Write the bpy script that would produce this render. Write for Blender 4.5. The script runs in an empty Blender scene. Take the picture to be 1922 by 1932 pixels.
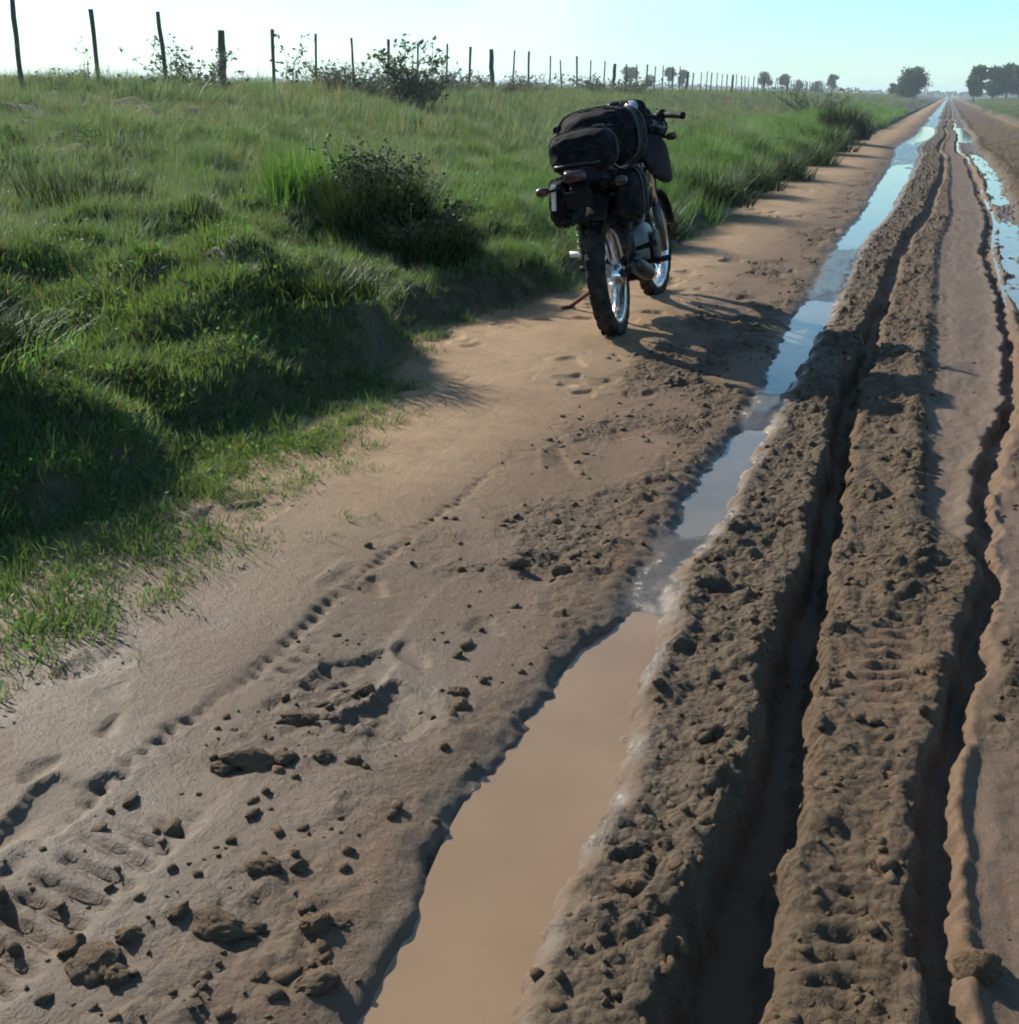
import bpy, bmesh, math, random
import numpy as np
from mathutils import Vector, Matrix

random.seed(7)
RNG = np.random.default_rng(11)
SC = bpy.context.scene
COL = SC.collection
rad = math.radians

# ------------------------------------------------------------------ camera
# world axes: +Y runs along the dirt road towards its vanishing point, +X to the right, z = 0 is the wheel-track level
CAM_H = 1.2
cam_d = bpy.data.cameras.new('camera')
cam = bpy.data.objects.new('camera', cam_d)
COL.objects.link(cam)
YAW, PITCH, ROLL = rad(19.21), rad(19.98), rad(0.96)
_fh = Vector((-math.sin(YAW), math.cos(YAW), 0)); _r = Vector((math.cos(YAW), math.sin(YAW), 0)); _up = Vector((0, 0, 1))
_f = _fh*math.cos(PITCH) - _up*math.sin(PITCH); _u = _up*math.cos(PITCH) + _fh*math.sin(PITCH)
_r2 = _r*math.cos(ROLL) + _u*math.sin(ROLL); _u2 = _u*math.cos(ROLL) - _r*math.sin(ROLL)
m3 = Matrix((_r2, _u2, -_f)).transposed()
cam.matrix_world = Matrix.Translation((0, 0, CAM_H)) @ m3.to_4x4()
cam_d.sensor_fit = 'HORIZONTAL'
cam_d.angle = 2*math.atan(961/2200)
cam_d.clip_start = 0.05
cam_d.clip_end = 20000
SC.camera = cam

# ------------------------------------------------------------------ sky and sun
SUN_DIR = Vector((-0.90, 0.44, 0)).normalized()      # horizontal direction towards the sun
SUN_EL = rad(31.5)
world = bpy.data.worlds.new('World'); SC.world = world; world.use_nodes = True
nt = world.node_tree; nt.nodes.clear()
wo = nt.nodes.new('ShaderNodeOutputWorld'); bg = nt.nodes.new('ShaderNodeBackground'); sky = nt.nodes.new('ShaderNodeTexSky')
sky.sky_type = 'NISHITA'; sky.sun_disc = False
sky.sun_elevation = SUN_EL
sky.sun_rotation = math.atan2(SUN_DIR.x, SUN_DIR.y)
sky.altitude = 0; sky.air_density = 1.0; sky.dust_density = 0.35; sky.ozone_density = 3.0
tint = nt.nodes.new('ShaderNodeMix'); tint.data_type = 'RGBA'; tint.blend_type = 'MULTIPLY'; tint.inputs[0].default_value = 1
tint.inputs[7].default_value = (0.70, 1.02, 1.08, 1)
nt.links.new(sky.outputs[0], tint.inputs[6]); _tc = nt.nodes.new('ShaderNodeTexCoord'); _mp = nt.nodes.new('ShaderNodeMapping'); _mp.inputs['Scale'].default_value = (1.0, 1.0, 3.2)
_cn = nt.nodes.new('ShaderNodeTexNoise'); _cn.inputs['Scale'].default_value = 2.6; _cn.inputs['Detail'].default_value = 7; _cn.inputs['Roughness'].default_value = .58
_cr = nt.nodes.new('ShaderNodeValToRGB'); _cr.color_ramp.elements[0].position = .47; _cr.color_ramp.elements[0].color = (0, 0, 0, 1); _cr.color_ramp.elements[1].position = .72; _cr.color_ramp.elements[1].color = (.26, .26, .26, 1)
_cm = nt.nodes.new('ShaderNodeMix'); _cm.data_type = 'RGBA'; _cm.inputs[7].default_value = (9.5, 10.6, 11.0, 1)          # thin white cloud veils over the blue
nt.links.new(_tc.outputs['Generated'], _mp.inputs[0]); nt.links.new(_mp.outputs[0], _cn.inputs['Vector']); nt.links.new(_cn.outputs['Fac'], _cr.inputs[0]); nt.links.new(_cr.outputs[0], _cm.inputs[0])
nt.links.new(tint.outputs[2], _cm.inputs[6]); nt.links.new(_cm.outputs[2], bg.inputs[0]); nt.links.new(bg.outputs[0], wo.inputs[0])
bg.inputs[1].default_value = 0.092
sun_d = bpy.data.lights.new('sun', 'SUN'); sun = bpy.data.objects.new('sun', sun_d); COL.objects.link(sun)
sun_d.energy = 5.0; sun_d.angle = rad(0.55); sun_d.color = (1.0, 0.93, 0.80)
_sv = Vector((SUN_DIR.x*math.cos(SUN_EL), SUN_DIR.y*math.cos(SUN_EL), math.sin(SUN_EL)))
sun.rotation_euler = _sv.to_track_quat('Z', 'Y').to_euler()
sun.location = (-20, 12, 20)
SC.view_settings.view_transform = 'Standard'; SC.view_settings.look = 'None'
SC.view_settings.exposure = 0.82; SC.view_settings.gamma = 1.0; SC.view_settings.use_curve_mapping = False
SC.cycles.filter_width = 1.9
SC.cycles.max_bounces = 4; SC.cycles.diffuse_bounces = 2; SC.cycles.glossy_bounces = 2; SC.cycles.transmission_bounces = 2; SC.cycles.transparent_max_bounces = 4
SC.cycles.use_adaptive_sampling = True; SC.cycles.adaptive_threshold = 0.03; SC.cycles.adaptive_min_samples = 12
SC.cycles.sample_clamp_indirect = 6

# ------------------------------------------------------------------ noise
_P = np.random.default_rng(5).permutation(1024).astype(np.int64)
_GA = np.random.default_rng(6).uniform(0, 2*np.pi, 1024)
_GX, _GY = np.cos(_GA), np.sin(_GA)
_HR = np.random.default_rng(9).uniform(0, 1, (4, 1024))
def _h(ix, iy): return _P[(_P[ix & 1023] + iy) & 1023]
def perlin(x, y):
    ix = np.floor(x).astype(np.int64); iy = np.floor(y).astype(np.int64); fx = x-ix; fy = y-iy
    u = fx*fx*fx*(fx*(fx*6-15)+10); v = fy*fy*fy*(fy*(fy*6-15)+10)
    def g(i, j, dx, dy):
        k = _h(ix+i, iy+j); return _GX[k]*dx + _GY[k]*dy
    a = g(0, 0, fx, fy); b = g(1, 0, fx-1, fy); c = g(0, 1, fx, fy-1); d = g(1, 1, fx-1, fy-1)
    return 1.4*((a*(1-u)+b*u)*(1-v) + (c*(1-u)+d*u)*v)
def fbm(x, y, o=4):
    s = 0; a = 1; t = 0
    for i in range(o):
        s = s + a*perlin(x*2**i + 17.3*i, y*2**i - 9.1*i); t += a; a *= .5
    return s/t
def lumps(x, y, cell, dens):
    """half-buried clods: cellular bumps, height in units of the cell"""
    X = x/cell; Y = y/cell
    X = X + .35*perlin(X*1.7+3, Y*1.7); Y = Y + .35*perlin(X*1.7, Y*1.7+8)
    ix = np.floor(X).astype(np.int64); iy = np.floor(Y).astype(np.int64); out = np.zeros_like(X)
    for i in (-1, 0, 1):
        for j in (-1, 0, 1):
            k = _h(ix+i, iy+j)
            cx = ix+i+_HR[0][k]; cy = iy+j+_HR[1][k]; r = .22+.42*_HR[2][k]**1.6
            d2 = ((X-cx)**2+(Y-cy)**2)/(r*r)
            hgt = np.sqrt(np.clip(1-d2, 0, 1))*r*(.7+.5*_HR[1][k])
            out = np.maximum(out, np.where(_HR[3][k] < dens, hgt, 0))
    return out*cell
def sstep(a, b, x):
    t = np.clip((x-a)/(b-a), 0, 1); return t*t*(3-2*t)
def band(x, a, b, s):
    return sstep(a-s, a+s, x)*(1-sstep(b-s, b+s, x))

# ------------------------------------------------------------------ the lie of the land
def poly(pts):
    u, v = zip(*pts); return lambda V: np.interp(V, v, u)
edge_f = poly([(-1.2, -5), (-1.45, 0.5), (-1.58, 1.58), (-1.60, 2.21), (-1.62, 2.7), (-1.70, 3.3), (-1.84, 3.9), (-1.95, 4.45), (-2.26, 5.4), (-2.12, 6.29), (-2.0, 6.94),
               (-1.92, 9.86), (-1.93, 12.84), (-2.05, 19.2), (-2.06, 29.5), (-1.98, 60), (-1.9, 150), (-1.9, 4000)])
step_f = poly([(-2.6, -5), (-2.6, 0.5), (-2.42, 1.9), (-2.2, 2.4), (-2.12, 2.8), (-2.3, 3.3), (-2.2, 3.9), (-2.10, 4.4), (-2.42, 5.3), (-2.24, 6.2), (-2.1, 6.9),
               (-2.0, 9.8), (-2.02, 12.8), (-2.15, 19.2), (-2.16, 29.5), (-2.05, 60), (-2.0, 4000)])
r1L = poly([(-.56, -5), (-.58, 1.12), (-.60, 1.38), (-.64, 1.68), (-.62, 2.09), (-.605, 2.49), (-.60, 2.81), (-.60, 3.34), (-.61, 3.86), (-.59, 4.55), (-.60, 5.13), (-.66, 6.76), (-.66, 8),
            (-.70, 10.1), (-.78, 15.7), (-.9, 27.5), (-.75, 56), (-.7, 4000)])
r1R = poly([(-.38, -5), (-.41, 1.19), (-.41, 1.53), (-.42, 1.89), (-.46, 2.23), (-.485, 2.54), (-.52, 2.82), (-.47, 3.3), (-.49, 4.42), (-.48, 5.4), (-.48, 7.2), (-.51, 9.8), (-.47, 15.9),
            (-.43, 25.5), (-.25, 48), (-.2, 4000)])
r2c = poly([(-.145, -5), (-.145, 1.3), (-.155, 1.62), (-.15, 2.13), (-.165, 2.63), (-.18, 3.32), (-.19, 3.9), (-.24, 4.88), (-.23, 7), (-.2, 10), (-.1, 14.5), (0, 20.6), (.05, 40), (.05, 4000)])
r2w = poly([(.062, -5), (.058, 1.3), (.048, 2), (.04, 3), (.04, 5), (.045, 10), (.05, 4000)])
r3c = poly([(.17, -5), (.17, 1.4), (.16, 1.75), (.16, 2.09), (.19, 2.43), (.23, 2.88), (.27, 3.75), (.32, 4.32), (.42, 5.26), (.47, 6.93), (.49, 9.65), (.53, 14.2), (.48, 20.9), (.38, 52), (.38, 4000)])
WATER = -0.030
P1D = poly([(.075, -5), (.075, 2.45), (.020, 2.66), (.006, 2.9), (.02, 3.12), (.055, 3.35), (.052, 4.3), (-.006, 4.60), (-.006, 4.92), (.062, 5.2), (.058, 7.3), (-.004, 7.9), (-.008, 9.5), (.035, 10.5),
            (.058, 13), (.062, 17), (.058, 21), (.02, 25), (.0, 31), (.03, 35), (.055, 40), (.05, 50), (.0, 58), (.0, 4000)])

def wander(V):
    return sstep(7, 15, V)*(.13*perlin(V*.11, 0*V+5.5)+.06*perlin(V*.29, 0*V+6.5))
def land(U, V):
    """height and surface masks of the ground at (U, V)"""
    wob = .14*sstep(6.5, 9, V)*perlin(V*.75, 0*V+3.3) + .07*perlin(V*1.9, 0*V+.3) + .05*perlin(V*5.1, 0*V+7.7)
    edge = edge_f(V) + wob; stp = step_f(V) + wob*.8
    dg = edge-U; d = stp-U
    D = np.sqrt(U*U+V*V)
    # ---- verge and field on the left
    n_a = fbm(U*.9+4, V*.9, 3); n_b = fbm(U*2.7, V*2.7+5, 3)
    bank = (.15+.08*n_b)*sstep(-.03, .16, d) + .20*sstep(.15, 1.9, d) + .64*sstep(1.2, 9.5, d)
    grassy = sstep(-.05, .5, d)
    bank = bank + grassy*(.13*n_a + .12*n_b)*(1-.6*sstep(7, 14, d))
    for (mu, mv, a, su, sv) in MOUNDS:
        bank = bank + a*np.exp(-((U-mu)/su)**2 - ((V-mv)/sv)**2)*sstep(-.02, .3, d)
    far_left = sstep(9.5, 30, d)
    bank = bank + far_left*.10*fbm(U*.05, V*.05, 2)
    # ---- verge on the right
    dr = U-(2.6+.25*perlin(V*.35, 0*V+2))
    bank = bank + .22*sstep(0, .8, dr) + .50*sstep(.6, 7, dr) + sstep(0, 1, dr)*(.10*n_a+.05*n_b)
    # ---- road
    road = (1-sstep(-.1, .25, d))*(1-sstep(-.3, .4, dr))
    U = U-wander(V)
    z = .012*fbm(U*1.3, V*.5, 3) + .0022*fbm(U*11, V*9, 3)
    z = z + .035*sstep(-.9, -1.7, U)                                  # sandy margin stands a little higher
    wl = .018*perlin(V*3.3, 0*V+1.1) + .012*perlin(V*9.7, 0*V+2.2) + .006*perlin(V*23, 0*V+4.2)
    a, b = r1L(V)+wl, r1R(V)+.7*wl
    Uo = U
    wu = .026*fbm(U*6, V*5, 2) + .016*fbm(U*13, V*11, 3) + .010*perlin(U*37, V*33)
    U = U + wu
    c1 = .5*(a+b); w1 = .5*(b-a)
    t = np.abs(U-c1)/w1
    sideL = np.where(U < c1, 1.55, 1.15)
    rut1 = 1-sstep(.55, sideL, t)
    pd = P1D(V) - (.026*fbm(U*5, V*.9, 3)+.012*sstep(c1-.02, c1+.12, U))*sstep(9, 14, V) - .012*fbm(U*9, V*4, 2)*sstep(2.4, 3, V)
    z = z - pd*rut1*1.05 - .020*(1-sstep(1.0, 2.3, t))*np.where(U < c1, 1, .25)*(1-rut1)
    z = z + .010*np.exp(-((U-(b+.035))/.030)**2)                      # lip pushed up on the right of the puddle rut
    crown = band(U, b+.035, r2c(V)-r2w(V)*.75, .03)
    z = z + .007*crown*(1+.9*perlin(V*1.9, 0*V+18))
    c2 = r2c(V)+.022*perlin(V*.9, 0*V+23)+.014*perlin(V*4.1, 0*V+3)+.006*perlin(V*13, 0*V+3); w2 = r2w(V)*(1+.40*perlin(V*2.4, 0*V+31)+.2*perlin(V*8, 0*V+37))
    fade2 = 1-.55*sstep(5, 9, V)
    rut2 = 1-sstep(.48, 1.55, np.abs(U-c2)/w2)
    z = z - .130*rut2*fade2*(.88+.3*perlin(V*1.3, 0*V+61)) + .014*np.exp(-((U-(c2-w2*1.7))/.045)**2)*fade2
    c3 = r3c(V)+.025*perlin(V*.8, 0*V+27)+.014*perlin(V*3.1, 0*V+13)+.006*perlin(V*11, 0*V+5); w3 = .026*(1+.45*perlin(V*2.3, 0*V+21)) + .02*sstep(6, 12, V)
    rut3 = 1-sstep(.4, 1.7, np.abs(U-c3)/w3)
    z = z - .078*rut3*(.80+.4*perlin(V*1.7, 0*V+64)) + .010*np.exp(-((U-(c3-.055))/.035)**2)
    U = Uo
    # wet smooth wheel band between rut 2 and rut 3 further up the road, water channel on its right
    sm_a = np.interp(V, [0, 3.0, 3.6, 5, 9, 14, 40], [.3, .3, .10, .07, .08, .12, .15]); sm_b = c3-.03
    smooth = band(U, sm_a, sm_b, .035)*sstep(2.9, 3.6, V) * (1-sstep(30, 60, V))
    smooth = np.maximum(smooth, sstep(c3+.035, c3+.07, U)*(1-sstep(.5, .62, U))*(1-sstep(2.1, 2.5, V)))
    smooth = np.maximum(smooth, sstep(c3+.02, c3+.05, U)*(1-sstep(.42, .5, U))*band(V, 2.9, 4.0, .25))
    z = z - .022*smooth + smooth*(.010*fbm(U*7, V*3, 3)+.004*fbm(U*30, V*22, 2))
    cw = np.interp(V, [5, 8, 13, 20, 30, 60], [.66, .64, .70, .76, .72, .6]) + .03*perlin(V*1.1, 0*V+41)
    ww = np.interp(V, [5, 8, 13, 20, 30, 60], [.07, .09, .11, .14, .20, .2])
    chan = 1-sstep(.5, 1.5, np.abs(U-cw)/ww)
    cd = .062*sstep(5.5, 7.2, V)*(1-.65*band(V, 13.6, 15.4, .5))*(1-.75*band(V, 29, 36, 1.5))*(1-.9*sstep(48, 56, V)) + .014*perlin(V*1.3, 0*V+51)*sstep(5, 8, V)
    z = z - np.maximum(cd, 0)*chan
    z = z + .05*np.exp(-((U-(cw+.28))/.14)**2)*sstep(5, 8, V) + .09*sstep(.95, 2.0, U)*(.5+.6*fbm(U*2, V*1.1, 3))
    # ridge of thrown-up clods between the tracks
    rdg = np.exp(-((U-np.interp(V, [2, 3, 5, 7, 12], [.05, .06, .03, .03, .03]))/.05)**2)*band(V, 3.0, 6.6, .4)
    z = z + .022*rdg
    # ---- clods
    rgh = np.clip(crown*1.0 + rdg + band(U, c2+w2*.8, c3-.03, .03)*(1-smooth)*.8 + sstep(c3+.05, c3+.09, U)*(1-smooth)*.9, 0, 1)
    # older tyre marks crossing the middle of the road
    tm = np.zeros_like(U)
    for (t0, ts_, tw_, tf) in ((.02, .012, .075, .055), (-.33, .010, .060, .048), (.72, -.02, .085, .06)):
        qq = (U-(t0+ts_*V+.03*perlin(V*.7, 0*V+t0*50)))/tw_
        tm = np.maximum(tm, (1-sstep(.7, 1.1, np.abs(qq)))*sstep(-.1, .5, np.sin(2*np.pi*(V/tf+np.abs(qq)*.5)))*sstep(-.15, .25, perlin(V*1.4, 0*V+t0*90)))
    z = z - .009*tm*(1-rut1)*(1-sstep(14, 20, V))
    rgh = rgh*(1-.55*sstep(.0, .3, perlin(V*1.4, 0*V+8)*band(U, -.05, .11, .03)))
    # old footprints on the sandy margin
    pits = lumps(U*1.5+3, V+11, .24, .62)*sstep(-.72, -.88, U)*sstep(-.15, .2, fbm(U*1.1, V*.6+9, 2)+.08)*(1-sstep(16, 24, V))
    z = z - .17*pits + .006*sstep(.01, .03, pits)*(1-sstep(.03, .06, pits))
    leftz = band(U, -1.22, a-.06, .12)
    patch = sstep(-.22, .28, fbm(U*2.1+3, V*1.5, 3))
    rgh = np.maximum(rgh, leftz*patch*np.interp(V, [0, 2, 2.6, 5, 9, 14], [.45, .5, .85, .9, .6, .45]))
    rgh = rgh*(1-rut1)*(1-.45*rut2)*(1-.4*rut3)
    keep = 1-sstep(26, 45, V)
    near = np.interp(V, [0, 4, 9, 20], [1, 1, 1.3, 1.7])
    lum = .80*lumps(U, V, .085, .55) + .95*lumps(U+5, V+3, .045, .80) + .9*lumps(U+2, V+7, .026, .8)
    z = z + lum*rgh*near*keep*.54*(.45+.85*sstep(-.4, .4, fbm(U*4, V*2.2+3, 2)))
    z = z + .006*road*(1-rgh)*fbm(U*2.6, V*1.7, 2)*sstep(-.65, -.8, U) + rgh*(.016*fbm(U*24, V*20, 3) + .012*fbm(U*9, V*7, 2))*keep + .0010*perlin(U*31, V*27)*(1-smooth)*(1-rut1)
    # ---- treaded tyre print on the left margin
    tc = -1.16+.012*perlin(V*1.5, 0*V+77); q = (U-tc)/.105
    prt = (1-sstep(.85, 1.15, np.abs(q)))*(1-sstep(2.3, 2.7, V))*sstep(-.5, -.1, perlin(V*2.2, 0*V+60)+.4)
    bars = (1-sstep(1.9, 2.4, V))*sstep(.0, .7, np.sin(2*np.pi*(V/.050 + q*.35+.25*perlin(V*7, U*5))))*sstep(-.55, -.25, q)
    rim = np.exp(-((q+.92+.30*perlin(V*2.3, 0*V+91)+.16*perlin(V*17, 0*V+93))/(.13+.05*perlin(V*11, 0*V+94)))**2)*np.clip(.60+.75*perlin(V*4.3, 0*V+96), .25, 1)*(.25+.75*sstep(-.1, .6, np.sin(2*np.pi*(V/.040+.9*perlin(V*2.7, 0*V+95)))+.5*perlin(V*9, 0*V+99)))
    worn = sstep(-.35, .25, perlin(V*3.1, U*4)+.15)
    z = z - prt*.004 - (1-sstep(2.9, 3.9, V))*(.020*rim*(.2+.8*worn) + .017*bars*prt*worn)
    # bed of the water: keep pale silt smooth
    zz = z*road + bank
    wet = np.clip(.9*rut1 + .75*(1-sstep(1.0, 2.6, t))*np.where(U < c1, 1, .35) + .42*smooth + .8*chan*sstep(5, 8, V) + .9*np.exp(-((U-(b+.012))/.022)**2)*sstep(.0, .35, perlin(V*5, 0*V+71)+.2) + .12*rut2 + .12*rut3 + .12*crown, 0, 1)*road
    sandy = road*sstep(-.95, -1.6, U)*np.interp(V, [0, 1.8, 2.6, 3.4, 30], [.15, .25, .55, 1, 1])
    damp = road*sstep(3.6, 1.6, V)*sstep(-.6, -.9, U)*(.55+.35*fbm(U*2.2, V*2.2, 3))
    wet = np.clip(np.maximum(wet, damp), 0, 1)
    sandy = np.maximum(sandy, road*.8*sstep(1.9, 2.6, U)*sstep(20, 35, V))
    return zz, wet, sandy, np.clip(rgh, 0, 1)*road, grassy, dg, d, dr

MOUNDS = [(-2.62, 4.75, .15, .33, .38), (-2.80, 2.80, .13, .40, .30), (-3.0, 4.6, .20, .75, .85), (-2.65, 2.55, .10, .35, .35), (-3.6, 7.4, .16, .9, .8), (-4.4, 3.6, .16, .8, .9), (-2.45, 4.35, .07, .35, .3),
          (-6.0, 9.0, .14, 1.3, 1.2), (-2.7, 9.2, .10, .45, 1.0), (-2.8, 12.5, .12, .5, 1.2), (-2.8, 17, .14, .6, 1.6)]
def zat(u, v):
    return float(land(np.array([float(u)]), np.array([float(v)]))[0][0])

# ------------------------------------------------------------------ helpers
def tag(o, label=None, cat=None, group=None, kind=None):
    if label: o['label'] = label
    if cat: o['category'] = cat
    if group: o['group'] = group
    if kind: o['kind'] = kind
    return o
def link(name, me, mat=None, parent=None, smooth=True):
    o = bpy.data.objects.new(name, me); COL.objects.link(o)
    if mat is not None and len(me.materials) == 0: me.materials.append(mat)
    if parent is not None: o.parent = parent
    if smooth and len(me.polygons): me.polygons.foreach_set('use_smooth', np.ones(len(me.polygons), bool))
    return o
def np_mesh(name, verts, faces, attrs=None):
    """faces: (n, k) array with one k"""
    verts = np.asarray(verts, np.float32); faces = np.asarray(faces, np.int32)
    me = bpy.data.meshes.new(name); k = faces.shape[1]
    me.vertices.add(len(verts)); me.vertices.foreach_set('co', verts.ravel())
    me.loops.add(faces.size); me.loops.foreach_set('vertex_index', faces.ravel())
    me.polygons.add(len(faces)); me.polygons.foreach_set('loop_start', np.arange(0, faces.size, k, dtype=np.int32))
    me.update(calc_edges=True)
    for n, (ty, arr) in (attrs or {}).items():
        a = me.attributes.new(n, ty, 'POINT')
        a.data.foreach_set('vector' if ty == 'FLOAT_VECTOR' else ('color' if ty == 'FLOAT_COLOR' else 'value'), np.asarray(arr, np.int32 if ty == 'INT' else np.float32).ravel())
    return me
def empty(name, loc=(0, 0, 0), rz=0):
    o = bpy.data.objects.new(name, None); COL.objects.link(o); o.location = loc; o.rotation_euler = (0, 0, rz); o.empty_display_size = .1
    return o
class NT:
    def __init__(s, name):
        s.m = bpy.data.materials.new(name); s.m.use_nodes = True; s.t = s.m.node_tree; s.t.nodes.clear()
        s.out = s.n('ShaderNodeOutputMaterial')
    def n(s, ty, **kw):
        nd = s.t.nodes.new(ty)
        for k, v in kw.items(): setattr(nd, k, v)
        return nd
    def l(s, a, b): s.t.links.new(a, b)
    def set(s, sock, v):
        if hasattr(v, 'is_output') or isinstance(v, bpy.types.NodeSocket): s.l(v, sock)
        else: sock.default_value = v
    def noise(s, vec, scale, detail=4, rough=.55):
        nd = s.n('ShaderNodeTexNoise'); nd.inputs['Scale'].default_value = scale; nd.inputs['Detail'].default_value = detail; nd.inputs['Roughness'].default_value = rough
        if vec is not None: s.l(vec, nd.inputs['Vector'])
        return nd.outputs['Fac']
    def ramp(s, fac, stops):
        nd = s.n('ShaderNodeValToRGB'); e = nd.color_ramp.elements
        while len(e) < len(stops): e.new(.5)
        for i, (p, c) in enumerate(stops):
            e[i].position = p; e[i].color = (c, c, c, 1) if not hasattr(c, '__len__') else (*c, 1)
        s.l(fac, nd.inputs[0]); return nd.outputs[0]
    def mix(s, fac, a, b, bt='MIX'):
        nd = s.n('ShaderNodeMix'); nd.data_type = 'RGBA'; nd.blend_type = bt
        s.set(nd.inputs[0], fac); s.set(nd.inputs[6], a if not isinstance(a, tuple) else (*a[:3], 1)); s.set(nd.inputs[7], b if not isinstance(b, tuple) else (*b[:3], 1))
        return nd.outputs[2]
    def math(s, op, a, b=0.0, clamp=False):
        nd = s.n('ShaderNodeMath'); nd.operation = op; nd.use_clamp = clamp; s.set(nd.inputs[0], a); s.set(nd.inputs[1], b); return nd.outputs[0]
    def attr(s, name):
        nd = s.n('ShaderNodeAttribute'); nd.attribute_name = name; return nd.outputs['Fac']
    def pos(s):
        return s.n('ShaderNodeNewGeometry').outputs['Position']
    def obj(s):
        return s.n('ShaderNodeTexCoord').outputs['Object']
    def bump(s, h, strength, dist):
        nd = s.n('ShaderNodeBump'); nd.inputs['Strength'].default_value = strength; nd.inputs['Distance'].default_value = dist; s.l(h, nd.inputs['Height']); return nd.outputs[0]
    def bsdf(s, color, rough=.6, metal=0, spec=.5, normal=None, ior=None, coat=0):
        b = s.n('ShaderNodeBsdfPrincipled')
        s.set(b.inputs['Base Color'], color if not isinstance(color, tuple) else (*color[:3], 1)); s.set(b.inputs['Roughness'], rough); s.set(b.inputs['Metallic'], metal)
        s.set(b.inputs['Specular IOR Level'], spec)
        if ior: b.inputs['IOR'].default_value = ior
        if coat: b.inputs['Coat Weight'].default_value = coat
        if normal is not None: s.l(normal, b.inputs['Normal'])
        s.l(b.outputs[0], s.out.inputs[0]); return b

def mat_ground():
    s = NT('earth'); p = s.pos()
    wet = s.attr('wet'); sand = s.attr('sand'); rgh = s.attr('clod'); gr = s.attr('grassy')
    n1 = s.noise(p, 2.2, 5); n2 = s.noise(p, 14, 5, .6); n3 = s.noise(p, 90, 4, .7)
    dry = s.mix(s.ramp(n1, [(.3, 0), (.7, 1)]), (.108, .064, .038), (.155, .096, .058))
    damp = s.ramp(s.noise(p, 1.1, 4, .6), [(.42, 0), (.62, 1)])
    dry = s.mix(s.math('MULTIPLY', damp, .6), dry, (.082, .054, .034))
    sandc = s.mix(s.ramp(n1, [(.35, 0), (.65, 1)]), (.225, .143, .078), (.29, .192, .106))
    mud = s.mix(s.ramp(n2, [(.35, 0), (.7, 1)]), (.036, .026, .014), (.078, .056, .031))
    wetc = s.mix(n2, (.052, .034, .020), (.090, .060, .037))
    c = s.mix(s.math('MULTIPLY', sand, s.ramp(n2, [(.25, .6), (.6, 1)])), dry, sandc)
    c = s.mix(s.math('MULTIPLY', rgh, .75), c, mud)
    c = s.mix(wet, c, wetc)
    c = s.mix(s.math('MULTIPLY', s.ramp(n3, [(.25, 1), (.5, 0)]), .35), c, (.055, .038, .025))
    soil = s.mix(s.ramp(n2, [(.35, 0), (.65, 1)]), (.030, .032, .016), (.070, .062, .034))
    c = s.mix(gr, c, soil)
    r = s.math('SUBTRACT', .82, s.math('MULTIPLY', wet, s.ramp(n2, [(.3, .26), (.7, .12)])))
    vo = s.n('ShaderNodeTexVoronoi'); vo.inputs['Scale'].default_value = 62; s.l(p, vo.inputs['Vector'])
    r = s.math('SUBTRACT', r, s.math('MULTIPLY', s.math('POWER', wet, 5.0), .46))
    h = s.math('ADD', s.math('MULTIPLY', s.noise(p, 60, 6, .72), 1.0), s.math('MULTIPLY', n3, .35))
    h = s.math('SUBTRACT', h, s.math('MULTIPLY', vo.outputs['Distance'], s.math('MULTIPLY', rgh, .9)))
    h = s.math('MULTIPLY', h, s.math('ADD', .42, s.math('MULTIPLY', rgh, .8)))
    nb = s.bump(h, .6, .024)
    s.bsdf(c, r, spec=s.math('ADD', .25, s.math('MULTIPLY', wet, .3)), normal=nb)
    return s.m
def mat_water(name, c0, c1, rough=.03):
    s = NT(name); p = s.pos()
    n = s.noise(p, 3, 3)
    nb = s.bump(s.noise(p, 9, 2), .05, .01)
    s.bsdf(s.mix(s.ramp(n, [(.35, 0), (.65, 1)]), c0, c1), rough, spec=.5, ior=1.33, normal=nb)
    return s.m
def mat_clod():
    s = NT('mud_clod'); p = s.pos(); o = s.n('ShaderNodeObjectInfo').outputs['Random']
    n = s.noise(p, 9, 6, .65)
    c = s.mix(s.ramp(n, [(.3, 0), (.7, 1)]), (.070, .045, .026), (.130, .085, .049))
    nb = s.bump(s.noise(p, 90, 5, .7), .8, .014)
    s.bsdf(c, .8, spec=.2, normal=nb); return s.m
def mat_leaf(name, a, b, trans=.45, nscale=1.5, tipc=None):
    s = NT(name)
    rnd = s.n('ShaderNodeObjectInfo').outputs['Random']
    n = s.noise(s.pos(), nscale, 3)
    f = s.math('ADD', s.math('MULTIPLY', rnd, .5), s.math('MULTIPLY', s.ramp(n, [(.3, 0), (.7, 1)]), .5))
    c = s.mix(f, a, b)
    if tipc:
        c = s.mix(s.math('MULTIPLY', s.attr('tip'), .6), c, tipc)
    d = s.n('ShaderNodeBsdfPrincipled'); s.l(c, d.inputs['Base Color']); d.inputs['Roughness'].default_value = .55; d.inputs['Specular IOR Level'].default_value = .14
    t = s.n('ShaderNodeBsdfTranslucent'); s.l(s.mix(1.0, c, (1.25, 1.2, .55), 'MULTIPLY'), t.inputs[0])
    m = s.n('ShaderNodeMixShader'); m.inputs[0].default_value = trans
    s.l(d.outputs[0], m.inputs[1]); s.l(t.outputs[0], m.inputs[2]); s.l(m.outputs[0], s.out.inputs[0]); return s.m
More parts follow.
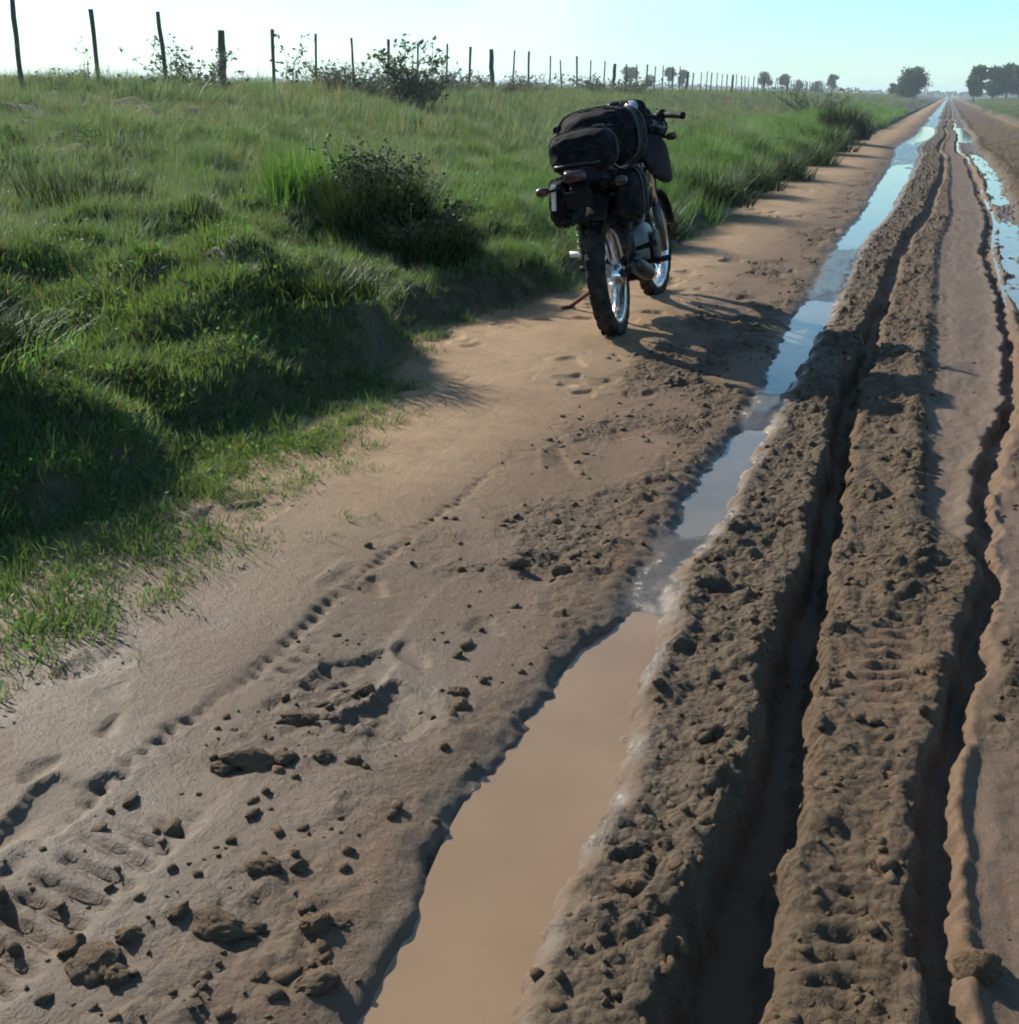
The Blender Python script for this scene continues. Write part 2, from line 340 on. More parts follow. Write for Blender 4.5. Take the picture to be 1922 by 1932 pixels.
def mat_simple(name, col, rough=.6, metal=0, spec=.5, var=.25, nscale=20, bumpd=0, coat=0):
    s = NT(name); p = s.obj(); n = s.noise(p, nscale, 4)
    c = s.mix(s.ramp(n, [(.3, 0), (.7, 1)]), tuple(v*(1-var) for v in col), tuple(min(1, v*(1+var)) for v in col))
    s.bsdf(c, rough, metal, spec, normal=s.bump(n, .4, bumpd) if bumpd else None, coat=coat); return s.m
def mat_muddy(name, col, rough, metal, amt=.35, mudc=(.17, .125, .08), spec=.5):
    """clean material splashed with dried mud"""
    s = NT(name); p = s.obj(); n = s.noise(p, 16, 6, .7); z = s.n('ShaderNodeSeparateXYZ'); s.l(p, z.inputs[0])
    low = s.math('SUBTRACT', .62, z.outputs[2], clamp=True)
    f = s.math('MULTIPLY', s.ramp(n, [(.45, 0), (.62, 1)]), s.math('MULTIPLY', low, amt*3, clamp=True), clamp=True)
    c = s.mix(f, col, mudc); r = s.math('ADD', rough, s.math('MULTIPLY', f, .5), clamp=True)
    s.bsdf(c, r, s.math('MULTIPLY', s.math('SUBTRACT', 1.0, f), metal), spec); return s.m

# ------------------------------------------------------------------ ground
def graded(a, b, s0, g, smax=1e9):
    """points from a to b whose step starts at s0 and grows by g"""
    out = [a]; s = s0; sg = 1 if b > a else -1
    while sg*(b-out[-1]) > s:
        out.append(out[-1]+sg*s); s = min(s*g, smax)
    out.append(b); return out
US = sorted(set(graded(-1.5, -4.5, .008, 1.012)[1:] + graded(-4.5, -14, .045, 1.03)[1:] + graded(-14, -3500, .4, 1.16)[1:]
                + list(np.arange(-1.5, .6401, .0082)) + graded(.64, 3.5, .0085, 1.02)[1:] + graded(3.5, 3500, .1, 1.14)[1:]))
VS = sorted(set(graded(.7, -60, .02, 1.2)[1:] + list(np.arange(.7, 2.9, .0082)) + graded(2.9, 70, .0085, 1.0038)[1:] + graded(70, 3500, .35, 1.07)[1:]))
US = np.array(US); VS = np.array(VS)
GU, GV = np.meshgrid(US, VS)
zz, wet, sandy, clod, grassy, dg, d_, dr_ = land(GU.ravel(), GV.ravel())
nu, nv = len(US), len(VS)
vid = np.arange(nu*nv).reshape(nv, nu)
quads = np.stack([vid[:-1, :-1], vid[:-1, 1:], vid[1:, 1:], vid[1:, :-1]], -1).reshape(-1, 4)
co = np.stack([GU.ravel(), GV.ravel(), zz], 1)
fd = d_[quads].mean(1); fr = dr_[quads].mean(1)
M_EARTH = mat_ground()
gcov = np.maximum(sstep(-.10, .04, d_), sstep(.1, .7, dr_))
def sheet(name, sel):
    q = quads[sel]; used = np.unique(q); remap = np.zeros(nu*nv, np.int32); remap[used] = np.arange(len(used))
    me = np_mesh(name, co[used], remap[q], {'wet': ('FLOAT', wet[used]), 'sand': ('FLOAT', sandy[used]), 'clod': ('FLOAT', clod[used]), 'grassy': ('FLOAT', gcov[used])})
    return tag(link(name, me, M_EARTH), kind='structure')
sheet('dirt_road', (fd <= .12) & (fr <= .5))
sheet('field', fd > .12)
sheet('roadside_verge', (fd <= .12) & (fr > .5))
del GU, GV

# ------------------------------------------------------------------ puddles
M_MUDWATER = mat_water('muddy_water', (.185, .120, .070), (.215, .143, .084), .025)
M_WATER = mat_water('rain_water', (.095, .080, .062), (.135, .11, .08), .03)
def puddle(v0, v1, fa, fb, grow, mat, level=WATER):
    vs = np.linspace(v0, v1, max(8, int((v1-v0)/.12)))
    k = len(vs); cols = 5; V = []; 
    for v in vs:
        a, b = float(fa(v))-grow, float(fb(v))+grow
        for j in range(cols): V.append((a+(b-a)*j/(cols-1)+float(wander(np.array([v]))[0]), v, level))
    idx = np.arange(k*cols).reshape(k, cols)
    f = np.stack([idx[:-1, :-1], idx[:-1, 1:], idx[1:, 1:], idx[1:, :-1]], -1).reshape(-1, 4)
    return tag(link('puddle', np_mesh('puddle', V, f), mat), kind='structure')
puddle(.2, 2.75, r1L, r1R, .035, M_MUDWATER)
puddle(3.0, 4.7, r1L, r1R, .03, M_WATER)
puddle(4.9, 8.2, r1L, r1R, .03, M_WATER)
puddle(9.8, 62, r1L, r1R, .05, M_WATER)
puddle(5.4, 14.6, lambda v: np.interp(v, [5, 8, 13, 20, 30, 60], [.57, .53, .57, .6, .5, .4]), lambda v: np.interp(v, [5, 8, 13, 20, 30, 60], [.76, .76, .83, .93, .94, .8]), .03, M_WATER)
puddle(14.9, 62, lambda v: np.interp(v, [5, 8, 13, 20, 30, 60], [.57, .53, .57, .6, .5, .4]), lambda v: np.interp(v, [5, 8, 13, 20, 30, 60], [.76, .76, .83, .93, .94, .8]), .05, M_WATER)

# ------------------------------------------------------------------ clods
M_CLOD = mat_clod()
def ico(sub):
    bm = bmesh.new(); bmesh.ops.create_icosphere(bm, subdivisions=sub, radius=1)
    v = np.array([x.co[:] for x in bm.verts]); f = np.array([[q.index for q in p.verts] for p in bm.faces]); bm.free(); return v, f
ICO1, ICO2, ICO4 = ico(1), ico(2), ico(4)
def lump_shape(base, seed, rough=.35):
    v, f = base; r = np.random.default_rng(seed); out = v.copy()
    for k in range(9):
        dvec = r.normal(size=3); dvec /= np.linalg.norm(dvec); fr = r.uniform(1.5, 5); ph = r.uniform(0, 6.3)
        out = out*(1 + (rough/ (1+.25*k))*.55*np.sin(fr*(v@dvec)+ph)[:, None])
    for k in range(4):                                                   # broken flats
        dvec = r.normal(size=3); dvec /= np.linalg.norm(dvec); lim = r.uniform(.68, .95)
        s = out@dvec; out = out - np.clip(s-lim, 0, None)[:, None]*dvec*.85
    return out, f
def crumbs(name, label, n, sampler, smin, smax, base, seed, cat='mud'):
    r = np.random.default_rng(seed); shapes = [lump_shape(base, seed*31+i, .42)[0]*(1+np.random.default_rng(seed*77+i).normal(0, .06, len(base[0])))[:, None] for i in range(12)]; f = base[1]
    U, V = sampler(r, n); Z = land(U, V)[0]
    allv, allf = [], []; nb = len(base[0])
    S = smin*(smax/smin)**(r.uniform(0, 1, len(U))**1.9)
    for i in range(len(U)):
        a, b, c = r.uniform(0, 6.3, 3); ca, sa = math.cos(a), math.sin(a); cb, sb = math.cos(b*.1), math.sin(b*.1)
        R = np.array([[ca, -sa, 0], [sa, ca, 0], [0, 0, 1]]) @ np.array([[1, 0, 0], [0, cb, -sb], [0, sb, cb]])
        s = S[i]; vv = shapes[i % 12]*np.array([s*r.uniform(.8, 1.3), s*r.uniform(.7, 1.1), s*r.uniform(.5, .85)]) @ R.T
        allv.append(vv + (U[i], V[i], Z[i]+s*.06)); allf.append(f + i*nb)
    me = np_mesh(name, np.concatenate(allv), np.concatenate(allf))
    return tag(link(name, me, M_CLOD), label, cat, kind='stuff')
def samp_road(r, n):
    V = 1.0+ 11*r.uniform(0, 1, n*8)**1.7; U = r.uniform(-1.35, .75, n*8)
    w = land(U, V)[3]*.8 + .03; wt = land(U, V)
    w = w*(wt[1] < .93); p = r.uniform(0, 1, n*8) < w
    return U[p][:n], V[p][:n]
def samp_margin(r, n):
    V = 1.0+5*r.uniform(0, 1, n*3)**1.3; U = r.uniform(-1.25, -.68, n*3); p = perlin(U*4+9, V*3) > -.05
    return U[p][:n], V[p][:n]
crumbs('mud_crumbs', 'small crumbs of churned mud strewn over the wheel tracks', 3000, samp_road, .004, .018, ICO1, 3)
crumbs('margin_crumbs', 'scattered small mud crumbs on the smooth left margin of the track', 380, samp_margin, .003, .019, ICO1, 4)
# single big clods that stand out on the left margin
CLODS = [
 ((-0.875, 1.215), .034, (1.5, .9, .75), 'long smooth oval mud clod lying alone near the bottom left'),
 ((-0.945, 1.215), .018, (1, 1, .8), 'small round clod touching the left end of the long oval clod'),
 ((-0.785, 1.975), .022, (1, 1, .8), 'dark round clod standing by itself left of the muddy puddle'),
 ((-0.81, 2.02), .016, (1.3, .8, .9), 'small angular clod just behind the dark round clod'),
 ((-0.735, 1.27), .022, (1.1, .8, .9), 'dark angular clod closest to the left shore of the muddy puddle'),
 ((-1.06, 1.63), .042, (1.2, .9, .55), 'broad flat crumbly grey clod, widest on the left margin'),
 ((-1.02, 1.66), .026, (1, .9, .8), 'rounded clod on the right rim of the broad grey clod'),
 ((-1.11, 1.59), .024, (1.1, .8, .7), 'low clod on the left rim of the broad grey clod'),
 ((-1.09, 1.405), .026, (.9, 1.3, .8), 'upright lumpy clod between the tyre print and the broad grey clod'),
 ((-1.06, 1.80), .030, (1.4, .8, .6), 'flat elongated clod above the broad grey clod beside the tyre print'),
 ((-1.0, 1.085), .036, (1.1, 1.1, .65), 'largest lumpy clod of the heap in the bottom left corner'),
 ((-1.05, 1.10), .024, (1, 1, .8), 'left clod of the heap in the bottom left corner'),
 ((-0.95, 1.07), .022, (1, 1, .9), 'right clod of the heap in the bottom left corner'),
 ((-0.99, 1.145), .020, (1.1, 1, .8), 'back clod of the heap in the bottom left corner'),
 ((-1.0, 1.965), .022, (1.1, .9, .8), 'rough dark clod midway between tyre print and puddle head'),
 ((-0.885, 1.36), .024, (1.2, .9, .8), 'rounded clod with a bright top above the long oval clod'),
 ((-0.835, 1.385), .015, (1, 1, .9), 'small dark clod right of the bright topped clod'),
 ((-0.68, 1.17), .028, (1.3, .9, .6), 'flat clod at the bottom edge of the photo beside the puddle'),
 ((-0.95, 1.69), .020, (1, 1, .9), 'squarish clod right of the broad grey clod'),
 ((-0.895, 1.70), .017, (1.1, .9, .9), 'small dark clod with a hollow, right of the squarish clod'),
 ((-0.80, 2.72), .034, (1.2, .9, .8), 'tall dark clod heap left of the puddle head'),
 ((-0.93, 2.72), .028, (1.3, .9, .7), 'wide dark clod left of the tall clod heap'),
 ((-0.63, 2.36), .020, (1.1, .9, .8), 'clod on the shore at the narrow head of the muddy puddle'),
 ((-0.30, 1.52), .030, (1.2, .9, .9), 'dark clod perched on the left rim of the deep black rut'),
 ((.205, 1.55), .036, (1, 1.1, .8), 'big dark clod in the narrow right hand rut near the bottom'),
]
for i, ((u, v), s, sh, lb) in enumerate(CLODS):
    v0, f0 = lump_shape(ICO4, 400+i, .24)
    extra = np.array([perlin(v0[:, 0]*3+i, v0[:, 1]*3+v0[:, 2]*2.3), perlin(v0[:, 1]*6+i, v0[:, 2]*6+v0[:, 0]*4)])
    fine = lumps(np.arctan2(v0[:, 1], v0[:, 0])*.5+i, v0[:, 2]*.6+3, .22, .9)
    v0 = v0*(.92+.12*extra[0]+.08*extra[1]+.035*perlin(v0[:, 0]*13+v0[:, 2]*5, v0[:, 1]*13+i)+.6*fine)[:, None]
    vv = v0*np.array(sh)*s; a = random.uniform(0, 3); ca, sa = math.cos(a*.3), math.sin(a*.3)
    vv = vv @ np.array([[ca, sa, 0], [-sa, ca, 0], [0, 0, 1]])
    o = link('mud_clod', np_mesh('mud_clod', vv, f0), M_CLOD); o.location = (u, v, zat(u, v)+s*sh[2]*.10)
    tag(o, lb, 'mud clod', 'big mud clods on the road')

# ------------------------------------------------------------------ grass
def blades(r, n, rad0, hmin, hmax, width, lean, curl, seg=3, upright=.0):
    """n curved tapering blades rooted in a disc: verts, tri faces, tip weight"""
    V, F, T = [], [], []
    for i in range(n):
        a = r.uniform(0, 2*np.pi); rr = rad0*math.sqrt(r.uniform()); bx, by = rr*math.cos(a), rr*math.sin(a)
        az = a + r.normal(0, .9); h = r.uniform(hmin, hmax); w = width*r.uniform(.7, 1.3)
        ln = lean*r.uniform(.3, 1.2); cu = curl*r.uniform(.4, 1.3)
        px, py = -math.sin(az), math.cos(az); tw = r.uniform(-.6, .6); pxx = px*math.cos(tw)+math.cos(az)*math.sin(tw); pyy = py*math.cos(tw)+math.sin(az)*math.sin(tw)
        x, y, z = bx, by, -.01; ang = ln; b0 = len(V)
        for k in range(seg+1):
            t = k/seg; ww = w*(1-t)**.8*.5
            if k < seg:
                V += [(x-pxx*ww, y-pyy*ww, z), (x+pxx*ww, y+pyy*ww, z)]; T += [t, t]
            else:
                V.append((x, y, z)); T.append(1)
            st = h/seg; x += math.cos(az)*math.sin(ang)*st; y += math.sin(az)*math.sin(ang)*st; z += math.cos(ang)*st; ang += cu/seg
        for k in range(seg-1):
            q = b0+2*k; F += [(q, q+1, q+3), (q, q+3, q+2)]
        q = b0+2*(seg-1); F.append((q, q+1, q+2))
    return V, F, T
def tuft_object(name, mat, seed, *a, **k):
    r = np.random.default_rng(seed); V, F, T = blades(r, *a, **k)
    me = np_mesh(name, V, F, {'tip': ('FLOAT', T)}); me.materials.append(mat); me.polygons.foreach_set('use_smooth', np.ones(len(F), bool))
    return bpy.data.objects.new(name, me)          # only a source for the instances, not linked to the scene
def leaf_object(name, mat, seed, n, rad0, h0, h1, size):
    """low broad-leaved weed: short stems hidden under small leaves"""
    r = np.random.default_rng(seed); V, F, T = [], [], []
    for i in range(n):
        a = r.uniform(0, 6.283); rr = rad0*math.sqrt(r.uniform()); p = Vector((rr*math.cos(a), rr*math.sin(a), r.uniform(h0, h1)))
        d1 = Vector((r.normal(), r.normal(), r.normal()*.45)).normalized(); d2 = d1.cross(Vector((r.normal()*.4, r.normal()*.4, 1))).normalized(); s = size*r.uniform(.6, 1.4)
        b = len(V); V += [tuple(p), tuple(p+d1*s*.45+d2*s*.30), tuple(p+d1*s), tuple(p+d1*s*.45-d2*s*.30)]; F += [(b, b+1, b+2), (b, b+2, b+3)]; T += [0, .3, .5, .3]
    me = np_mesh(name, V, F, {'tip': ('FLOAT', T)}); me.materials.append(mat)
    return bpy.data.objects.new(name, me)
def scatter(name, label, cat, sources, U, V, S, seed, sink=.0, lean=.18):
    """one uncountable mass of grass: instances on points"""
    r = np.random.default_rng(seed); n = len(U)
    Z = land(U, V)[0]-sink
    rot = np.stack([r.normal(0, lean, n), r.normal(0, lean, n), r.uniform(0, 6.283, n)], 1)
    me = bpy.data.meshes.new(name); me.vertices.add(n); me.vertices.foreach_set('co', np.stack([U, V, Z], 1).astype(np.float32).ravel())
    for nm, ty, arr in (('rot', 'FLOAT_VECTOR', rot), ('scl', 'FLOAT', S), ('idx', 'INT', r.integers(0, len(sources), n))):
        at = me.attributes.new(nm, ty, 'POINT'); at.data.foreach_set('vector' if ty == 'FLOAT_VECTOR' else 'value', np.asarray(arr, np.int32 if ty == 'INT' else np.float32).ravel())
    o = bpy.data.objects.new(name, me); COL.objects.link(o)
    g = bpy.data.node_groups.new(name+'_nodes', 'GeometryNodeTree')
    g.interface.new_socket('Geometry', in_out='INPUT', socket_type='NodeSocketGeometry'); g.interface.new_socket('Geometry', in_out='OUTPUT', socket_type='NodeSocketGeometry')
    gi = g.nodes.new('NodeGroupInput'); go = g.nodes.new('NodeGroupOutput'); iop = g.nodes.new('GeometryNodeInstanceOnPoints')
    jn = g.nodes.new('GeometryNodeGeometryToInstance')
    for s in reversed(sources):
        oi = g.nodes.new('GeometryNodeObjectInfo'); oi.inputs['Object'].default_value = s; g.links.new(oi.outputs['Geometry'], jn.inputs[0])
    def na(nm, ty):
        nd = g.nodes.new('GeometryNodeInputNamedAttribute'); nd.data_type = ty; nd.inputs[0].default_value = nm; return nd.outputs[0]
    g.links.new(gi.outputs[0], iop.inputs['Points']); g.links.new(jn.outputs[0], iop.inputs['Instance']); iop.inputs['Pick Instance'].default_value = True
    g.links.new(na('idx', 'INT'), iop.inputs['Instance Index']); g.links.new(na('rot', 'FLOAT_VECTOR'), iop.inputs['Rotation']); g.links.new(na('scl', 'FLOAT'), iop.inputs['Scale'])
    g.links.new(iop.outputs[0], go.inputs[0])
    md = o.modifiers.new('scatter', 'NODES'); md.node_group = g
    return tag(o, label, cat, kind='stuff')

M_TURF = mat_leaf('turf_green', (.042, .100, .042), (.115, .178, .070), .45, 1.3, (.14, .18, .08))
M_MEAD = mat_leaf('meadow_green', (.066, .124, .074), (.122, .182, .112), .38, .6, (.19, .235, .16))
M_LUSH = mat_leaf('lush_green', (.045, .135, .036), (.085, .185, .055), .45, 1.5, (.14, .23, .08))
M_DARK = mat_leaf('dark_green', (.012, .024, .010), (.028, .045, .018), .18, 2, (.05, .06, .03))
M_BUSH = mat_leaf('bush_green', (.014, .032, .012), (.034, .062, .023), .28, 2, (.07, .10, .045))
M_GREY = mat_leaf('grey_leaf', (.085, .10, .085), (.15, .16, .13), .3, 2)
M_DRY = mat_leaf('dry_straw', (.22, .175, .10), (.30, .25, .15), .35, 2)
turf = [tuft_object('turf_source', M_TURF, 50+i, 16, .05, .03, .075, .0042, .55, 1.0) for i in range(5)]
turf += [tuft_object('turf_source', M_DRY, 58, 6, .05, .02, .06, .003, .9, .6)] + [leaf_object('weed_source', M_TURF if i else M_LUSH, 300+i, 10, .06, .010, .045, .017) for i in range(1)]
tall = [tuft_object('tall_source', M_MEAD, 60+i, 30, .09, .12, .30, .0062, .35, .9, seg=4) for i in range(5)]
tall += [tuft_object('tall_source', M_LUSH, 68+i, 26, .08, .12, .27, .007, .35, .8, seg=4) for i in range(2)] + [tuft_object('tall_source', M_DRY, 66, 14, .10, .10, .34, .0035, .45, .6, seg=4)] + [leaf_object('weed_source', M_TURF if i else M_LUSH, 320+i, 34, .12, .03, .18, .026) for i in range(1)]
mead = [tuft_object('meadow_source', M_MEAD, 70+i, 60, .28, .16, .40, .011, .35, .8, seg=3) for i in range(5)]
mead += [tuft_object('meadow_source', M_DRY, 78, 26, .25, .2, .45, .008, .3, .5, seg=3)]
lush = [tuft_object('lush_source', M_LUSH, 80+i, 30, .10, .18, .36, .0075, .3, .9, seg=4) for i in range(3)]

def sample(seed, n, u0, u1, v0, v1, fn, vpow=1.0):
    r = np.random.default_rng(seed); U = r.uniform(u0, u1, n); V = v0+(v1-v0)*r.uniform(0, 1, n)**vpow
    zz_, wet_, sand_, cl_, gr_, dg_, dd_, drr_ = land(U, V)
    keep = r.uniform(0, 1, n) < fn(U, V, dg_, dd_, drr_)
    return U[keep], V[keep], r.uniform(0, 1, keep.sum()), dg_[keep], dd_[keep]
# creeping turf along the border of the track and over the foot of the bank
def f_turf(U, V, dg, d, dr):
    cl = fbm(U*3.1+2, V*3.1, 3); e = dg+.22*cl
    sparse = sstep(-.06, .40, e)*sstep(-.25, .20, cl+.30*sstep(.2, .7, dg))*np.interp(V, [0, 2.5, 3.5], [.35, .5, 1])
    return np.clip(sparse, 0, 1)*(1-.6*sstep(2.0, 3.0, d))
U, V, q, dg1, dd1 = sample(21, 52000, -5.0, -1.2, .8, 11, f_turf, 1.35)
scatter('turf_grass', 'short creeping green turf fraying onto the sandy edge of the track', 'grass', turf, U, V, .55+.75*q+.35*sstep(.2, 1, dg1), 22)
U, V, q, dg1, dd1 = sample(121, 20000, -3.0, -1.25, .9, 4.4, lambda U, V, dg, d, dr: sstep(-.16, .50, dg+.22*fbm(U*4+2, V*4, 3)+.38*fbm(U*1.7+5, V*1.7, 2))*sstep(-.20, .30, fbm(U*6, V*6, 2)+.05+.2*sstep(.4, 1, dg)))
scatter('border_turf', 'sparse creeping turf and clover on bare soil at the left picture edge', 'grass', turf, U, V, .35+.6*q, 122, lean=.35)
# long tufts on the bank
def f_tall(U, V, dg, d, dr):
    cl = fbm(U*1.5+7, V*1.5, 3)
    return sstep(.02, .35, d+.12*cl)*sstep(-.08, .22, cl+.05)*np.interp(V, [0, 3, 5, 9], [.55, .7, 1, 1])
U, V, q, dg1, dd1 = sample(23, 30000, -7.5, -1.8, 1.2, 17, f_tall, 1.25)
scatter('bank_grass', 'tufted green grass covering the low bank left of the track', 'grass', tall, U, V, (.40+.55*q+.25*sstep(.6, 2.5, dd1))*np.interp(V, [1, 3, 6, 10], [.32, .38, .60, .85]), 24)
# meadow up to and beyond the fence
def f_mead(U, V, dg, d, dr):
    return sstep(1.0, 2.4, d)*(.55+.45*sstep(-.3, .3, fbm(U*.8, V*.8, 2)))
U, V, q, dg1, dd1 = sample(25, 26000, -16, -3, 1.5, 40, f_mead, 1.2)
scatter('meadow_grass', 'pale green rough meadow grass between the bank and the wire fence', 'grass', mead+[tall[0], tall[5], tall[7]], U, V, .22+.32*q+.30*sstep(0, .4, fbm(U*.7+3, V*.7, 2)), 26)
U, V, q, dg1, dd1 = sample(27, 26000, -150, -3, 14, 240, lambda U, V, dg, d, dr: (sstep(1.0, 3, d))*(U > -.9*V-6), 1.7)
scatter('far_field_grass', 'rough grass of the flat field running to the horizon', 'grass', mead, U, V, .6+.7*q, 28)
# grass along the left road border beyond the motorcycle
U, V, q, dg1, dd1 = sample(29, 15000, -4.2, -1.7, 6.8, 75, lambda U, V, dg, d, dr: sstep(-.02, .25, d+.1*perlin(V*1.2, 0*V))*sstep(-.12, .35, perlin(V*.9+4, U*1.1)+.08), 1.7)
scatter('roadside_grass', 'lush overhanging grass along the left road edge beyond the motorcycle', 'grass', lush+tall[:3]+tall[-1:], U, V, (.8+.75*q)*np.interp(V, [7, 10, 16, 24], [.45, .6, .85, 1]), 30)
# verge on the right of the road
U, V, q, dg1, dd1 = sample(31, 14000, 2.2, 40, 4, 260, lambda U, V, dg, d, dr: sstep(.1, 1.2, dr+.4*perlin(U, V))*(U < .5*V+2), 1.5)
scatter('right_verge_grass', 'green and straw coloured grass on the right hand verge far up the road', 'grass', mead, U, V, .5+.6*q, 32)
U, V, q, dg1, dd1 = sample(33, 2600, .95, 3.0, 7, 60, lambda U, V, dg, d, dr: .8*sstep(-.1, .3, perlin(U*2.2, V*1.1)), 1.4)
scatter('dead_grass', 'trampled dead grass on the churned right shoulder of the road', 'grass', [tuft_object('dead_source', M_DRY, 90+i, 16, .08, .05, .13, .005, .8, .7) for i in range(3)], U, V, .6+.6*q, 34)

def tussock(label, u, v, n, rad0, h0, h1, mats, seed, lean=.30, curl=.8, w=.009, group=None):
    """one big clump of long grass: darker core and paler outer blades as its parts"""
    t = empty('grass_tussock', (u, v, zat(u, v)-.03)); r = np.random.default_rng(seed)
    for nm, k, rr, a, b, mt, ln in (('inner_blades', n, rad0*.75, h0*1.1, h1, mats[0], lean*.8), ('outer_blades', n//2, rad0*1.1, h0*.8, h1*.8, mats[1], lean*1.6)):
        Vv, Ff, T = blades(r, k, rr, a, b, w, ln, curl, seg=4)
        link(nm, np_mesh(nm, Vv, Ff, {'tip': ('FLOAT', T)}), mt, t)
    return tag(t, label, 'grass tussock', group)
tussock('bright green upright tussock just left of the large dark bush', -3.85, 6.95, 650, .34, .22, .46, (M_LUSH, M_LUSH), 102, lean=.18, curl=.5)
tussock('dark rounded clump hugging the road edge far beyond the motorcycle', -2.35, 31, 900, .62, .5, 1.0, (M_DARK, M_DARK), 103, w=.02)
tussock('broad olive tussock behind the right handlebar grip', -3.3, 19, 1100, .7, .4, .8, (M_MEAD, M_MEAD), 104, w=.016)
tussock('dark leafy tussock set back from the road edge behind the front wheel', -2.75, 10.8, 700, .34, .2, .42, (M_DARK, M_LUSH), 105)
for k, (tu, tv, ts) in enumerate([(-2.15, 9.3, 1.0), (-2.15, 12.0, 1.3), (-2.15, 14.6, 1.2), (-2.2, 17.6, 1.5), (-2.2, 21.5, 1.6), (-2.25, 25.5, 1.8)]):
    tussock(('nearest dark clump leaning over the road edge past the front wheel', 'second dark clump along the road edge past the front wheel', 'third dark clump along the road edge past the front wheel', 'fourth dark clump along the road edge past the front wheel', 'fifth dark clump along the road edge past the front wheel', 'last dark clump of the row along the road edge, before the large rounded one')[k], tu, tv, 700, .34*ts, .14*ts, .40*ts, (M_BUSH, M_BUSH), 120+k, lean=.5, curl=1.0, w=.010*ts, group='clumps leaning over the road edge')
tussock('dark tussock overhanging the hollow where bank meets sandy track', -2.42, 4.5, 500, .30, .08, .20, (M_DARK, M_TURF), 106, lean=.6, curl=1.0, w=.006)
tussock('dark tussock at the left picture edge above bare dark soil', -2.75, 2.75, 500, .34, .08, .22, (M_DARK, M_LUSH), 107, lean=.5, curl=1.0, w=.006)
tussock('grey green tussock in the hollow at the far left of the bank', -5.0, 6.2, 800, .5, .2, .45, (M_DARK, M_MEAD), 108, w=.01)

# ------------------------------------------------------------------ wire fence
M_POST = mat_simple('weathered_post', (.075, .062, .052), .9, nscale=14, var=.4, bumpd=.01)
M_WIRE = mat_simple('fence_wire', (.18, .17, .16), .55, .8)
def tube(bm, pts, rads, sides=8, cap=True):
    """swept tube through pts with radius per point"""
    rings = []; pts = [Vector(p) for p in pts]
    if not hasattr(rads, '__len__'): rads = [rads]*len(pts)
    up = Vector((0, 0, 1))
    for i, p in enumerate(pts):
        t = (pts[min(i+1, len(pts)-1)]-pts[max(i-1, 0)]).normalized()
        ref = up if abs(t.dot(up)) < .95 else Vector((1, 0, 0))
        a = t.cross(ref).normalized(); b = a.cross(t).normalized()
        rings.append([bm.verts.new(p + (a*math.cos(k*2*math.pi/sides)+b*math.sin(k*2*math.pi/sides))*rads[i]) for k in range(sides)])
    for i in range(len(rings)-1):
        for k in range(sides):
            bm.faces.new((rings[i][k], rings[i][(k+1) % sides], rings[i+1][(k+1) % sides], rings[i+1][k]))
    if cap:
        bm.faces.new(rings[0][::-1]); bm.faces.new(rings[-1])
    return rings
def done(name, bm, mat, parent=None, smooth=True, bevel=0):
    bmesh.ops.recalc_face_normals(bm, faces=bm.faces)
    me = bpy.data.meshes.new(name); bm.to_mesh(me); bm.free()
    o = link(name, me, mat, parent, smooth)
    if bevel:
        md = o.modifiers.new('bevel', 'BEVEL'); md.width = bevel; md.segments = 2; md.limit_method = 'ANGLE'
    return o
FU, FV0, FS = -12.5, 14.4, 1.75
fence = empty('wire_fence', (FU, FV0, zat(FU, FV0)))
tag(fence, 'long wire fence of dark wooden posts running along the field to the horizon', 'fence')
tops = []
rp = np.random.default_rng(77)
def post_mesh(r, h, seed):
    rr = np.random.default_rng(seed); bm = bmesh.new(); n = 7
    pts = [(rr.normal(0, r*.12), rr.normal(0, r*.12), -.25+(h+.25)*i/(n-1)) for i in range(n)]
    tube(bm, pts, [r*rr.uniform(.92, 1.08) for i in range(n)], 9); me = bpy.data.meshes.new('fence_post'); bmesh.ops.recalc_face_normals(bm, faces=bm.faces); bm.to_mesh(me); bm.free(); me.materials.append(M_POST); return me
thin = [post_mesh(.036, 1.22, 200+i) for i in range(4)]; thick = [post_mesh(.064, 1.16, 210+i) for i in range(2)]; stick = [post_mesh(.027, 1.22, 215+i) for i in range(3)]
for n in range(-6, 70):
    v = FV0+FS*n; z = zat(FU, v)
    if n % 8 == 3: me = thick[n % 2]
    elif n in (0, 1, 2): me = thin[n]
    else: me = (thin if (n % 3 == 1) else stick)[n % 3]
    o = bpy.data.objects.new('fence_post', me); COL.objects.link(o); o.parent = fence
    hs = 1.0+rp.normal(0, .025); o.location = (rp.normal(0, .04), v-FV0, z-fence.location.z); o.rotation_euler = (rp.normal(0, .02), -.02+rp.normal(0, .02), rp.uniform(0, 6)); o.scale = (1, 1, hs)
    tops.append((o.location.x, o.location.y, o.location.z))
for hgt in (.35, .62, .88, 1.12):
    bm = bmesh.new(); tube(bm, [(t[0]+.06, t[1], t[2]+hgt) for t in tops], .0010, 5)
    done('wire', bm, M_WIRE, fence)

